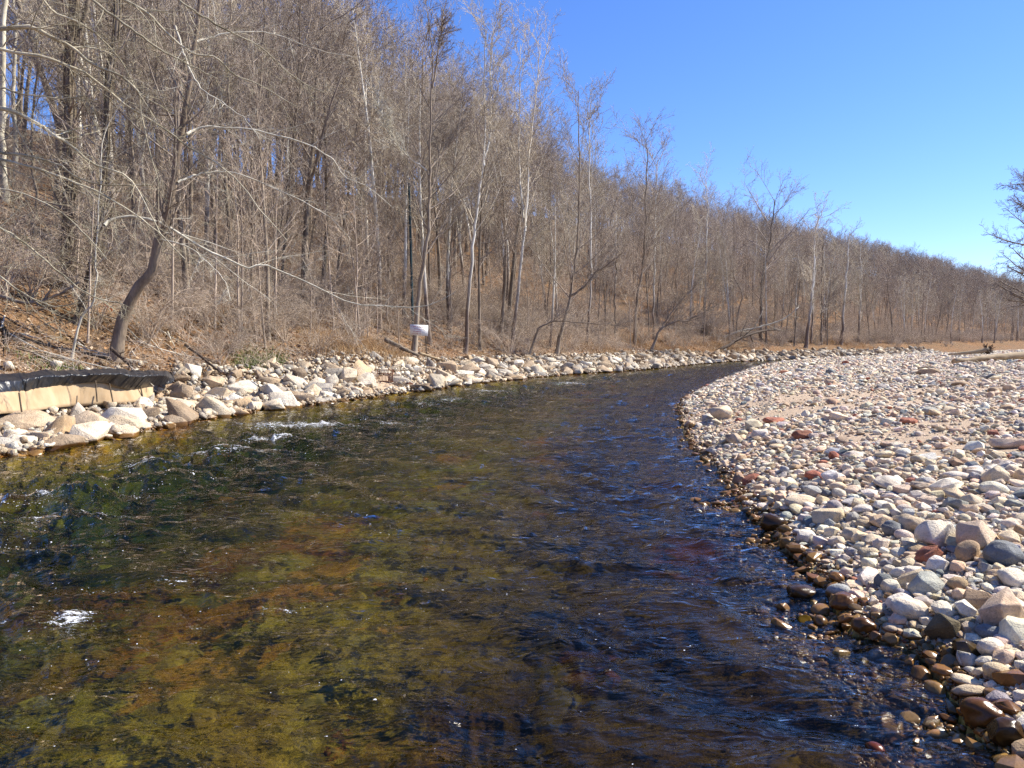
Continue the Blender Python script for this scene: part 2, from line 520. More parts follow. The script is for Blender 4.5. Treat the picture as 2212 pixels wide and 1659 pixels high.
tri0 = np.stack([np.full(na, len(gv) - 1), (np.arange(na) + 1) % na, np.arange(na)], -1)
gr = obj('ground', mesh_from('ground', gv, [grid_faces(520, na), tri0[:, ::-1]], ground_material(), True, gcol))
tag(gr, 'river bed, sandy gravel bar and leaf littered wooded hillside', kind='structure')

# ------------------------------------------------------------------ water
FOAM = [(640, 915, 1.5, .25, 1), (700, 912, .5, .2, 1), (850, 912, .45, .12, .8), (600, 943, 1.0, .2, .9), (540, 968, .8, .2, .9), (470, 975, 1.4, .18, .7),
        (130, 1098, .55, .16, 1), (250, 1110, .35, .08, .8), (40, 1060, .8, .14, .8), (60, 1110, .5, .1, .8), (350, 1000, .9, .14, .8), (210, 1052, .35, .12, .8),
        (270, 1015, 1.0, .1, .6), (150, 1335, .20, .12, .92), (170, 1322, .12, .07, .9), (590, 1312, .22, .05, .8), (250, 1265, .3, .03, .8), (380, 1247, .25, .05, .8),
        (420, 1352, .12, .03, .7), (890, 870, .8, .22, 1), (1060, 843, 1.0, .25, .7), (960, 862, 1.2, .2, .7), (1230, 826, 1.2, .3, .7), (930, 905, .5, .12, .5), (5, 1334, .12, .03, .8),
        (440, 945, 1.2, .12, .6), (780, 930, .5, .1, .5), (1180, 905, .4, .1, .4), (20, 1190, .5, .05, .4)]
FW = [(*W(a, b)[:2], c, d, e) for a, b, c, d, e in FOAM]

def waves(x, y):
    """height of the flowing surface, with short choppy crests bent by slow swirls"""
    q = np.random.default_rng(11)
    wx = x + .55 * (fbm(x * .7, y * .7, 61) - .5) * 2; wy = y + .55 * (fbm(x * .7 + 9, y * .7 + 4, 62) - .5) * 2
    h = np.zeros(x.shape)
    for i in range(30):
        lam = 0.16 * (1.17 ** (i % 15)) * q.uniform(.85, 1.15)
        th = q.normal(R(78), R(30))
        kx, ky = math.cos(th) / lam * 2 * math.pi, math.sin(th) / lam * 2 * math.pi
        ph = q.uniform(0, 6.28)
        h += .0125 * (lam ** .8) * (1 - np.abs(np.sin((wx * kx + wy * ky + ph) * .5)) ** .8 * 1.6)
    amp = .55 + .9 * fbm(x * .35, y * .35, 66)
    dl = DL(x, y).reshape(x.shape)
    amp = amp * (1 + 1.3 * np.exp(-((dl + 3.0) / 1.8) ** 2))
    h = h * amp
    return h

wxg, wyg, wna = polar(.5, 170, 560, -48, 48, 820, 60)
wz = waves(wxg, wyg) * (1 - .75 * sstep(15, 70, np.hypot(wxg, wyg)))
foam = np.zeros(wxg.size)
X, Y = wxg.ravel(), wyg.ravel()
for fx, fy, la, lb, s in FW:
    dd = ((X - fx) / la) ** 2 + ((Y - fy) / (lb * max(1, fy * .12))) ** 2
    e = s * np.exp(-dd)
    foam = np.maximum(foam, e)
    wz.ravel()[:] += .028 * e * (fbm(X * 9, Y * 9, 71, 3) - .25)
# wet swells of broken water in the main riffle
dlw, drw = DL(X, Y), DR(X, Y)
keep = (dlw < 1.6) & (drw < 1.6) & (np.abs(Y) < 160)
fq = grid_faces(560, wna)
fq = fq[keep[fq].all(1)]
wcol = np.stack([foam, sstep(6, 0, np.abs(dlw + 3.2)), foam * 0, np.ones_like(foam)], -1)

def water_material():
    m = bpy.data.materials.new('river water'); m.use_nodes = True
    n = m.node_tree; n.nodes.clear()
    out = N(n, 'ShaderNodeOutputMaterial')
    geo = N(n, 'ShaderNodeNewGeometry'); pos = geo.outputs['Position']
    a = N(n, 'ShaderNodeAttribute'); a.attribute_name = 'Col'
    sp = N(n, 'ShaderNodeSeparateColor'); n.links.new(a.outputs['Color'], sp.inputs[0])
    mp = N(n, 'ShaderNodeMapping'); mp.inputs['Rotation'].default_value = (0, 0, R(-14)); mp.inputs['Scale'].default_value = (.55, 1.25, 1)
    n.links.new(pos, mp.inputs[0])
    n1 = noise(n, mp.outputs[0], 8, 2.5, .5, .6); n2 = noise(n, mp.outputs[0], 26, 1, .5, .3); n3 = noise(n, mp.outputs[0], 2.6, 3, .55, 1.0)
    h = math_(n, 'ADD', math_(n, 'MULTIPLY', n1.outputs[0], .036), math_(n, 'MULTIPLY', n2.outputs[0], .004))
    h = math_(n, 'ADD', h, math_(n, 'MULTIPLY', n3.outputs[0], .03))
    bp = N(n, 'ShaderNodeBump'); bp.inputs['Strength'].default_value = 1.0; bp.inputs['Distance'].default_value = 1.0
    n.links.new(h, bp.inputs['Height'])
    fr = N(n, 'ShaderNodeFresnel'); fr.inputs['IOR'].default_value = 1.33; n.links.new(bp.outputs[0], fr.inputs['Normal'])
    tr = N(n, 'ShaderNodeBsdfTransparent'); tr.inputs[0].default_value = (.96, .98, .97, 1)
    gl = N(n, 'ShaderNodeBsdfGlossy'); gl.inputs['Roughness'].default_value = .04; n.links.new(bp.outputs[0], gl.inputs['Normal'])
    rf = N(n, 'ShaderNodeBsdfRefraction'); rf.inputs['IOR'].default_value = 1.33; rf.inputs['Roughness'].default_value = .0; n.links.new(bp.outputs[0], rf.inputs['Normal'])
    tm = N(n, 'ShaderNodeMixShader'); tm.inputs[0].default_value = .46; n.links.new(tr.outputs[0], tm.inputs[1]); n.links.new(rf.outputs[0], tm.inputs[2])
    mx = N(n, 'ShaderNodeMixShader'); n.links.new(fr.outputs[0], mx.inputs[0]); n.links.new(tm.outputs[0], mx.inputs[1]); n.links.new(gl.outputs[0], mx.inputs[2])
    df = N(n, 'ShaderNodeBsdfDiffuse'); df.inputs[0].default_value = (.78, .80, .82, 1); n.links.new(bp.outputs[0], df.inputs['Normal'])
    nfa = noise(n, mp.outputs[0], 13, 5, .8, .8); nfb = noise(n, mp.outputs[0], 70, 3, .8, .3)
    nf = math_(n, 'ADD', math_(n, 'MULTIPLY', nfa.outputs[0], .55), math_(n, 'MULTIPLY', nfb.outputs[0], .45))
    ff = math_(n, 'ADD', nf, math_(n, 'MULTIPLY', sp.outputs[0], .19))
    ff = maprange(n, ff, .655, .70)
    fl_ = noise(n, pos, 30, 2, .6); fl2 = noise(n, pos, 2.2, 3, .6)
    fk = math_(n, 'ADD', fl_.outputs[0], math_(n, 'MULTIPLY', math_(n, 'ADD', fl2.outputs[0], math_(n, 'MULTIPLY', sp.outputs[1], .18)), .30))
    ff = math_(n, 'MAXIMUM', ff, maprange(n, fk, .925, .95))  # adds white flecks, part bubbles, part sun sparkle painted into the colour
    m2 = N(n, 'ShaderNodeMixShader'); n.links.new(ff, m2.inputs[0]); n.links.new(mx.outputs[0], m2.inputs[1]); n.links.new(df.outputs[0], m2.inputs[2])
    n.links.new(m2.outputs[0], out.inputs[0])
    va = N(n, 'ShaderNodeVolumeAbsorption'); va.inputs['Color'].default_value = (.29, .53, .26, 1); va.inputs['Density'].default_value = .29
    n.links.new(va.outputs[0], out.inputs['Volume'])
    return m
wme = mesh_from('river', np.stack([X, Y, wz.ravel()], -1), fq, water_material(), True, wcol)
wob = tag(obj('river', wme), 'rippling clear river with riffles, flecks of foam and painted glints', kind='structure')

# ------------------------------------------------------------------ stones
def icosphere(sub):
    t = (1 + 5 ** .5) / 2
    v = [(-1, t, 0), (1, t, 0), (-1, -t, 0), (1, -t, 0), (0, -1, t), (0, 1, t), (0, -1, -t), (0, 1, -t), (t, 0, -1), (t, 0, 1), (-t, 0, -1), (-t, 0, 1)]
    f = [(0, 11, 5), (0, 5, 1), (0, 1, 7), (0, 7, 10), (0, 10, 11), (1, 5, 9), (5, 11, 4), (11, 10, 2), (10, 7, 6), (7, 1, 8),
         (3, 9, 4), (3, 4, 2), (3, 2, 6), (3, 6, 8), (3, 8, 9), (4, 9, 5), (2, 4, 11), (6, 2, 10), (8, 6, 7), (9, 8, 1)]
    v = [Vector(q).normalized() for q in v]
    for _ in range(sub):
        mid = {}; nf = []
        def mp(a, b):
            k = (min(a, b), max(a, b))
            if k not in mid:
                v.append(((v[a] + v[b]) / 2).normalized()); mid[k] = len(v) - 1
            return mid[k]
        for a, b, c in f:
            x, y, z = mp(a, b), mp(b, c), mp(c, a)
            nf += [(a, x, z), (b, y, x), (c, z, y), (x, y, z)]
        f = nf
    return np.array([tuple(q) for q in v]), np.array(f)
ICO = {s: icosphere(s) for s in (1, 2, 3, 4)}

def rock_verts(q, sub, angular, flat=.6, wid=.8):
    v, f = ICO[sub]; v = v.copy()
    nc = int(q.integers(7, 12)) if angular > .5 else int(q.integers(2, 6))
    for i in range(nc):
        nn = q.normal(size=3)
        if angular > .5 and i < 3: nn *= np.array([[.25, .25, 1], [1, .25, .25], [.25, 1, .25]][i])
        nn /= np.linalg.norm(nn)
        d = q.uniform(.42, .75) if angular > .5 else q.uniform(.72, .93)
        p = v @ nn
        v -= np.clip(p - d, 0, None)[:, None] * nn * (1.0 if angular > .5 else .85)
    lump = sum(np.sin(v @ q.normal(size=3) * 2.4 + q.uniform(0, 6)) for _ in range(4)) * .035
    v *= (1 + lump)[:, None]
    if sub >= 3:
        fine = sum(np.sin(v @ q.normal(size=3) * 7 + q.uniform(0, 6)) for _ in range(5)) * (.012 if angular > .5 else .005)
        v *= (1 + fine)[:, None]
    v *= np.array([1, wid, flat])
    v /= np.ptp(v[:, 0]) / 2            # half-length 1
    return v

def rot_mats(q, n, tilt):
    a = q.uniform(0, 2 * math.pi, n); b = q.normal(0, tilt, n); c = q.normal(0, tilt, n)
    ca, sa, cb, sb, cc, sc_ = np.cos(a), np.sin(a), np.cos(b), np.sin(b), np.cos(c), np.sin(c)
    Z = np.zeros(n); O = np.ones(n)
    Rz = np.stack([ca, -sa, Z, sa, ca, Z, Z, Z, O], -1).reshape(-1, 3, 3)
    Rx = np.stack([O, Z, Z, Z, cb, -sb, Z, sb, cb], -1).reshape(-1, 3, 3)
    Ry = np.stack([cc, Z, sc_, Z, O, Z, -sc_, Z, cc], -1).reshape(-1, 3, 3)
    return Rz @ Rx @ Ry, a, b, c

import bmesh
def hull_rock(q, npts, flat, wid, bevel=.0, seg=1):
    bm = bmesh.new()
    p = q.normal(size=(npts, 3))
    p /= (np.abs(p) ** 3.2).sum(1, keepdims=True) ** (1 / 3.2)
    p *= q.uniform(.78, 1.0, (npts, 1)) * np.array([1, wid, flat])
    for a in p: bm.verts.new(a)
    r = bmesh.ops.convex_hull(bm, input=bm.verts)
    junk = [g for g in set(r['geom_interior'] + r['geom_unused']) if isinstance(g, bmesh.types.BMVert)]
    if junk: bmesh.ops.delete(bm, geom=junk, context='VERTS')
    bmesh.ops.dissolve_limit(bm, angle_limit=R(13), verts=bm.verts, edges=bm.edges)
    if bevel: bmesh.ops.bevel(bm, geom=list(bm.edges), offset=bevel, segments=seg, profile=.6, affect='EDGES', clamp_overlap=True)
    bmesh.ops.triangulate(bm, faces=bm.faces)
    bmesh.ops.recalc_face_normals(bm, faces=bm.faces)
    v = np.array([tuple(a.co) for a in bm.verts]); f = np.array([[a.index for a in fc.verts] for fc in bm.faces]) if bm.verts.index_update() is None else None
    bm.free()
    v /= np.ptp(v[:, 0]) / 2
    return v, f
def hull_mesh(name, q, m, flat, wid, npts=22, bevel=.022, seg=1, smooth=False):
    v, f = hull_rock(q, npts, flat, wid, bevel, seg)
    return mesh_from(name, v, f, m, smooth)
def worn_mesh(name, q, m, flat, wid):
    """an angular stone with softened edges and a slightly rough skin"""
    v, f = hull_rock(q, 26, flat, wid, .13, 3)
    return mesh_from(name, v, f, m, True)

def rock_mesh(name, q, sub, angular, flat, wid, m):
    v = rock_verts(q, sub, angular, flat, wid)
    return mesh_from(name, v, ICO[sub][1], m, True)

def mass_of_rocks(name, q, pos, size, cols, kind, m, tilt, sq=(.35, .75), nproto=14):
    """one stuff mesh out of many stones; pos is the centre. kind(q) -> verts, tris of one prototype"""
    n = len(pos)
    protos = [kind(q, q.uniform(*sq), q.uniform(.6, .95)) for _ in range(nproto)]
    Rm, *_ = rot_mats(q, n, tilt)
    k = q.integers(0, nproto, n)
    Vs, Fs, Cs, o = [], [], [], 0
    for i, (pv, pf) in enumerate(protos):
        s_ = np.where(k == i)[0]
        if not len(s_): continue
        V = np.einsum('nij,vj->nvi', Rm[s_], pv) * size[s_, None, None] + pos[s_, None, :]
        Vs.append(V.reshape(-1, 3)); Fs.append((pf[None] + (np.arange(len(s_)) * len(pv))[:, None, None]).reshape(-1, 3) + o)
        Cs.append(np.repeat(cols[s_], len(pv), 0)); o += len(V.reshape(-1, 3))
    return obj(name, mesh_from(name, np.vstack(Vs), np.vstack(Fs), m, kind is not k_sharp and kind is not k_chip, np.vstack(Cs)))
def k_round(q, fl, wd): return rock_verts(q, 2, 0, fl, wd), ICO[2][1]
def k_pebble(q, fl, wd): return (rock_verts(q, 1, 0, fl, wd), ICO[1][1]) if q.uniform() < .4 else hull_rock(q, 12, fl, wd, 0)
def k_cobble(q, fl, wd): return (rock_verts(q, 2, 0, fl, wd), ICO[2][1]) if q.uniform() < .22 else hull_rock(q, 20, fl, wd, .12, 2)
def k_sharp(q, fl, wd): return hull_rock(q, int(q.integers(11, 16)), fl, wd, .018)
def k_chip(q, fl, wd): return hull_rock(q, 11, fl, wd, 0)

def darts(q, cand, size, sep, existing=None):
    """greedy dart throwing, keeps the candidates (in order) that keep sep*(ra+rb) apart"""
    cell = max(.05, float(size.max()) * 2 * sep)
    grid = {}
    keep = []
    def put(x, y, r):
        grid.setdefault((int(x // cell), int(y // cell)), []).append((x, y, r))
    if existing is not None:
        for x, y, r in existing: put(x, y, r)
    for i, ((x, y), r) in enumerate(zip(cand, size)):
        cx, cy_ = int(x // cell), int(y // cell); ok = True
        for ax in (cx - 1, cx, cx + 1):
            for ay in (cy_ - 1, cy_, cy_ + 1):
                for (bx, by, br) in grid.get((ax, ay), ()):
                    if (bx - x) ** 2 + (by - y) ** 2 < (sep * (r + br)) ** 2: ok = False; break
                if not ok: break
            if not ok: break
        if ok:
            keep.append(i); put(x, y, r)
    return np.array(keep, int)

CCOL = {'white': (.78, .71, .58), 'cream': (.74, .61, .43), 'pink': (.66, .51, .37), 'grey': (.45, .44, .41), 'slate': (.20, .22, .235), 'tan': (.42, .30, .19),
        'red': (.40, .16, .10), 'olive': (.16, .13, .075)}
CN = ['white', 'cream', 'pink', 'grey', 'slate', 'tan', 'red']
CPROB = np.array([.34, .26, .17, .12, .055, .04, .015]); CPROB = CPROB / CPROB.sum()
COLWORD = {'white': 'whitish', 'cream': 'cream coloured', 'pink': 'pinkish', 'grey': 'pale grey', 'slate': 'slate blue', 'tan': 'yellow brown', 'red': 'brick red', 'olive': 'olive brown'}

# hero stones on the bar: px box, colour, kind of shape, label
heroes = [
 (2082, 1118, 2188, 1195, 'pink', 1, .75, 0, 'large pinkish brown boulder with a shaded front, largest on the bar', 0.35),
 (2132, 1168, 2216, 1232, 'slate', 0, .45, 0, 'big flat slate blue stone propped beside the pinkish boulder', 0.2),
 (2068, 1168, 2127, 1224, 'tan', 0, .95, 0, 'upright yellow brown oval stone between the boulder and the brick', 0.2),
 (1988, 1122, 2072, 1192, 'white', 1, .8, 0, 'pale blocky boulder left of the pinkish boulder', 0.3),
 (1978, 1186, 2044, 1220, 'red', 1, .45, 0, 'broken red brick with a charred black end', 0.4),
 (2128, 1272, 2226, 1362, 'pink', 1, .8, 0, 'large pale granite boulder cut by the right edge of the view', 0.3),
 (2006, 1332, 2078, 1402, 'olive', 1, .9, 0, 'pitted dark mossy rock standing at the edge of the water', 0.3),
 (1932, 1298, 2010, 1348, 'white', 0, .55, 0, 'smooth whitish flat stone just above the wet cobbles', 0.1),
 (1796, 1282, 1862, 1322, 'tan', 0, .5, 1, 'wet orange brown stone lapped by ripples', 0.15),
 (1842, 1340, 1894, 1378, 'tan', 0, .65, 1, 'round wet brown stone half in the water below the lapped one', 0.1),
 (2085, 1515, 2172, 1582, 'tan', 0, .6, 1, 'large wet brown oval stone near the bottom right corner', 0.1),
 (2142, 1560, 2222, 1625, 'olive', 0, .6, 1, 'dark wet stone beside the big brown oval one', 0.1),
 (1908, 1128, 1962, 1166, 'slate', 0, .6, 0, 'rounded blue grey stone below the pale pebbles', 0.2),
 (2116, 1352, 2182, 1388, 'slate', 0, .4, 0, 'flat grey green stone below the granite boulder', 0.1),
 (2114, 1378, 2176, 1424, 'white', 0, .6, 0, 'speckled white rounded stone below the flat grey green one', 0.1),
 (1530, 876, 1588, 912, 'cream', 1, .85, 0, 'pale angular boulder alone near the bend of the shore', 0.2),
 (1642, 1110, 1700, 1152, 'olive', 0, .75, 1, 'wet olive stone with a dry top at the shore', 0.1),
 (1700, 1072, 1772, 1100, 'cream', 0, .5, 0, 'cream stone with banded markings near the shore', 0.1),
 (2140, 945, 2214, 975, 'pink', 1, .4, 0, 'flat pinkish slab beside the sand patch', 0.1),
 (1938, 906, 1988, 918, 'red', 1, .35, 0, 'long red brick lying in the middle of the bar', 0.05),
 (1650, 902, 1700, 918, 'red', 1, .3, 0, 'dark red brick fragment near the bend of the shore', 0.05),
 (1984, 796, 2030, 812, 'tan', 1, .5, 0, 'brown flat rock far out on the bar', 0.1),
 (2058, 822, 2100, 838, 'tan', 0, .5, 0, 'yellow stone at the back of the sand patch', 0.1),
 (1700, 1255, 1772, 1292, 'olive', 0, .55, 1, 'dark brown wet stone breaking the surface off the shore', 0.1),
 (1655, 780, 1660, 790, 'red', 1, .5, 0, 'small red brick by the far shore', 0.1),
]
placed = []          # x, y, r of stones that already lie on the bar
q = np.random.default_rng(5)
for (x0, y0, x1, y1, cn, ang, fl, wet, lab, tilt) in heroes:
    cxp = (x0 + x1) / 2
    p = at_ground(cxp, y1 - (y1 - y0) * .18)
    d = math.hypot(p[1], p[0])
    half = (x1 - x0) / F * p[1] / 2
    hh = (y1 - y0) / F * p[1] / 2
    me = (hull_mesh('boulder', q, M_cob, min(.95, max(.35, hh / half)), .8, 17, .07, 3, False) if ang else rock_mesh('boulder', q, 4, 0, min(.95, max(.35, hh / half)), .8, M_cob))
    o = obj('boulder' if half > .13 else 'cobble', me, None, (p[0], p[1] + half * .3, gz(p[0], p[1] + half * .3) + hh * .55))
    o.scale = (half,) * 3
    o.rotation_euler = (q.normal(0, tilt * .5), q.normal(0, tilt * .5), q.normal(0, .3))
    if 'brick' in lab:
        o.name = 'brick_fragment'
    o.color = (*CCOL[cn], 0.0 if wet else 1.0)
    tag(o, lab, 'brick' if 'brick' in lab else 'boulder' if half > .13 else 'stone')
    placed.append((p[0], p[1] + half * .3, half * .9))

# the cobble bar
n0 = 235000
q = np.random.default_rng(101)
# candidates: density proportional to 1/distance so that all distances are filled on screen
rr = np.exp(q.uniform(math.log(2.2), math.log(115), n0)) ; an = R(1) * q.uniform(2, 56, n0)
cx, cyv = rr * np.sin(an), rr * np.cos(an)
drc = DR(cx, cyv); dlc = DL(cx, cyv)
ok = (drc > -.5) & (drc < 78) & (dlc < 0)
cx, cyv, drc, rr = cx[ok], cyv[ok], drc[ok], rr[ok]
SAND = [(1830, 822, 6.5, 2.0), (2060, 868, 3.4, 1.3), (2180, 897, 2.4, .9), (1950, 835, 4.5, 1.5), (2000, 880, 1.1, .5), (2110, 975, .4, .2), (1700, 835, 2.2, 1.2)]
def sandy(x, y):
    s = np.zeros(x.shape)
    for a, b, la, lb in SAND:
        p = W(a, b, 1.0)
        s = np.maximum(s, np.exp(-((x - p[0]) / la) ** 2 - ((y - p[1]) / lb) ** 2))
    return s * (.75 + .5 * fbm(x * 1.3, y * 1.3, 81))
sz = np.clip(np.exp(q.normal(math.log(.027), .5, len(cx))), .014, .13) * (1 + .25 * sstep(12, 40, rr)) * (.8 + .35 * sstep(-.2, .5, drc)) * (.8 + .2 * sstep(4, 11, rr))
sz = np.maximum(sz, rr * .0017)
keepmask = q.uniform(0, 1, len(cx)) > sandy(cx, cyv) * .98
cx, cyv, drc, rr, sz = cx[keepmask], cyv[keepmask], drc[keepmask], rr[keepmask], sz[keepmask]
order = np.argsort(-sz + q.uniform(0, .03, len(sz)))
cx, cyv, drc, rr, sz = cx[order], cyv[order], drc[order], rr[order], sz[order]
kp = darts(q, list(zip(cx, cyv)), sz, .66, placed)
cx, cyv, drc, rr, sz = cx[kp], cyv[kp], drc[kp], rr[kp], sz[kp]
gzc = ground(cx, cyv)
ci = q.choice(len(CN), len(cx), p=CPROB)
ccol = np.array([CCOL[CN[i]] for i in ci]) * q.uniform(.72, 1.18, (len(cx), 1)) * q.uniform(.94, 1.06, (len(cx), 3))
wetf = (gzc < .055 + .035 * q.normal(size=len(cx)))
dryf = np.where(wetf, 0.0, 1.0)
cz = gzc + sz * q.uniform(.12, .34, len(cx))
px_, py_, fw_ = project(np.stack([cx, cyv, cz], -1))
inframe = (px_ > -10) & (px_ < 2222) & (py_ > 700) & (py_ < 1670)
scr = np.where(inframe & (cz + sz * .4 > 0.02), sz / fw_, 0)
top = np.argsort(-scr)[:265]
istop = np.zeros(len(cx), bool); istop[top] = True
shapes = {}
for name, ang, lo, hi in (('rounded', 0, .5, .7), ('flat', 0, .3, .42), ('angular', 1, .5, .75)):
    shapes[name] = [(worn_mesh('cobble', q, M_cob, q.uniform(lo, hi), q.uniform(.65, .95)) if ang or k_ % 3 == 0 else rock_mesh('cobble', q, 3, 0, q.uniform(lo, hi), q.uniform(.65, .95), M_cob)) for k_ in range(9)]
for i in top:
    sh = ['rounded', 'flat', 'angular'][int(q.choice(3, p=[.27, .23, .50]))]
    o = obj('cobble', shapes[sh][int(q.integers(9))], None, (cx[i], cyv[i], cz[i]))
    o.scale = (sz[i] * q.uniform(.95, 1.1),) * 3
    o.rotation_euler = (q.normal(0, .2), q.normal(0, .2), q.uniform(0, 6.28))
    o.color = (*ccol[i], dryf[i])
    zone = bar_mark(px_[i], py_[i])
    szw = 'large ' if sz[i] > .12 else 'small ' if sz[i] < .07 else ''
    cw = 'wet brown' if wetf[i] else COLWORD[CN[ci[i]]]
    tag(o, f'{szw}{sh} {cw} cobble {zone}', 'stone', f'{szw}{sh} {cw} cobbles {zone}')
    placed.append((cx[i], cyv[i], sz[i]))
rest = ~istop
near = rest & (rr < 9)
cst = mass_of_rocks('cobbles', q, np.stack([cx, cyv, cz], -1)[rest], sz[rest], np.hstack([ccol, dryf[:, None]])[rest], k_cobble, M_cob_s, .26, (.32, .75), 34)
tag(cst, 'pale river cobbles of many colours covering the gravel bar', 'cobbles', kind='stuff')
# small pebbles between them, near the camera
n1_ = 42000
rr2 = np.exp(q.uniform(math.log(2.2), math.log(22), n1_)); an2 = R(1) * q.uniform(3, 54, n1_)
ax, ay = rr2 * np.sin(an2), rr2 * np.cos(an2)
d2 = DR(ax, ay)
ok = (d2 > -.6) & (DL(ax, ay) < 0) & (q.uniform(0, 1, n1_) > sandy(ax, ay) * .8)
ax, ay, rr2, d2 = ax[ok], ay[ok], rr2[ok], d2[ok]
s2 = np.clip(np.exp(q.normal(math.log(.014), .35, len(ax))), .007, .03) * (1 + .5 * sstep(6, 18, rr2))
z2 = ground(ax, ay)
c2 = np.array([CCOL[CN[i]] for i in q.choice(len(CN), len(ax), p=CPROB)]) * q.uniform(.55, 1.0, (len(ax), 1))
wt2 = np.where(z2 < .07 + .035 * q.normal(size=len(ax)), 0., 1.)
peb = mass_of_rocks('pebbles', q, np.stack([ax, ay, z2 + s2 * .3], -1), s2, np.hstack([c2, wt2[:, None]]), k_pebble, M_cob_s, .3, (.5, .8), 16)
tag(peb, 'small pebbles and grit filling the gaps between the cobbles', 'pebbles', kind='stuff')
# stones on the river bed
n3_ = 700
rr3 = np.exp(q.uniform(math.log(1.8), math.log(24), n3_)); an3 = R(1) * q.uniform(-42, 40, n3_)
bx, by = rr3 * np.sin(an3), rr3 * np.cos(an3)
ok = (DL(bx, by) < -.1) & (DR(bx, by) < -.05)
bx, by, rr3 = bx[ok], by[ok], rr3[ok]
s3 = np.clip(np.exp(q.normal(math.log(.13), .5, len(bx))), .05, .36)
s3 = np.minimum(s3, .05 + .55 * -np.minimum(ground(bx, by), 0))
kp = darts(q, list(zip(bx, by)), s3, .8)
bx, by, s3 = bx[kp], by[kp], s3[kp]
z3 = ground(bx, by) - s3 * .34
bc = np.array([(.26, .16, .03), (.22, .13, .025), (.30, .21, .04), (.46, .14, .02), (.17, .11, .03), (.24, .18, .05)])[q.choice(6, len(bx), p=[.35, .27, .12, .05, .13, .08])] * 1.8 * q.uniform(.7, 1.2, (len(bx), 1))
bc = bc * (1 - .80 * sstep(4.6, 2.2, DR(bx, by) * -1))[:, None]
def bed_mat():
    m, n, b, _ = mat('algae covered bed stone')
    a = N(n, 'ShaderNodeAttribute'); a.attribute_name = 'Col'
    geo = N(n, 'ShaderNodeNewGeometry')
    n1 = noise(n, geo.outputs['Position'], 9, 5, .7)
    c = mixc(n, 1., a.outputs['Color'], ramp(n, n1.outputs[0], [(.3, .4), (.55, 1.0), (.75, 1.7)]).outputs[0], 'MULTIPLY')
    n.links.new(c, b.inputs['Base Color']); b.inputs['Roughness'].default_value = 1; b.inputs['Specular IOR Level'].default_value = 0
    return m
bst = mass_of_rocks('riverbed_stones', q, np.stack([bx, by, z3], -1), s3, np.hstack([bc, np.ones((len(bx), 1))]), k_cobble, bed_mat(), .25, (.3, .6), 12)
tag(bst, 'algae covered stones on the bed seen through the water', 'stones', kind='stuff')

# ------------------------------------------------------------------ rip-rap on the far bank
RC = {'white': (.76, .70, .58), 'cream': (.72, .61, .45), 'tan': (.50, .39, .27), 'grey': (.45, .41, .35), 'brown': (.33, .25, .17), 'gold': (.58, .42, .25)}
RCW = {'white': 'whitish', 'cream': 'cream coloured', 'tan': 'tan', 'grey': 'greyish', 'brown': 'brown', 'gold': 'golden'}
rip_heroes = [
 (-10, 898, 116, 944, 'tan', .42, 'largest flat tan slab at the left end of the rock bank'),
 (160, 912, 222, 946, 'white', .6, 'whitish block at the waterline right of the flat tan slab'),
 (215, 918, 244, 944, 'white', .9, 'upright white stone next to the whitish block'),
 (72, 935, 114, 962, 'grey', .7, 'rounded grey stone below the flat tan slab'),
 (0, 944, 64, 972, 'white', .5, 'long pale stone under the flat tan slab at the waterline'),
 (104, 916, 170, 948, 'cream', .4, 'pale tilted slab between the tan slab and the whitish block'),
 (190, 850, 246, 890, 'tan', .5, 'tilted tan slab leaning against the silt fence'),
 (292, 862, 330, 894, 'white', .6, 'pale stone at the foot of the end of the fence'),
 (388, 790, 432, 822, 'white', .8, 'round topped white boulder just past the black plastic'),
 (430, 810, 480, 844, 'tan', .6, 'brown faced boulder below the white round topped one'),
 (430, 838, 500, 872, 'cream', .6, 'broad cream boulder low on the rock bank'),
 (755, 788, 800, 826, 'gold', .8, 'golden orange pointed rock among grey boulders'),
 (722, 800, 770, 838, 'cream', .55, 'cream boulder left of the golden pointed rock'),
 (768, 806, 812, 842, 'white', .8, 'white boulder between the golden rock and the rusty grate'),
 (658, 828, 722, 862, 'grey', .5, 'wide grey banded slab above the water'),
 (620, 850, 680, 880, 'tan', .55, 'tan sloping boulder at the waterline below the banded slab'),
 (560, 768, 592, 798, 'cream', .9, 'cream block high on the bank under the green weeds'),
 (840, 808, 892, 838, 'grey', .5, 'grey brown slab right of the rusty grate'),
 (886, 790, 910, 816, 'white', 1., 'white block below the notice board'),
 (944, 776, 990, 812, 'tan', .8, 'tall brown slab leaning right of the notice board'),
 (995, 788, 1040, 818, 'tan', .6, 'brown boulder right of the tall leaning slab'),
 (1100, 776, 1134, 800, 'white', .7, 'pale slanting boulder midway along the rock bank'),
 (1180, 782, 1216, 796, 'white', .5, 'flat pale boulder on the crest of the far rock bank'),
]
q = np.random.default_rng(202)
rplaced = []
for gp_, gd_, gr_ in ((822, 1.5, .30), (832, 1.0, .26), (842, 1.5, .28), (832, .5, .2), (885, .6, .26), (836, 1.9, .25)):
    g_ = P(gp_, 740, D(gp_, gd_)); rplaced.append((g_[0], g_[1], gr_ * 1.5))
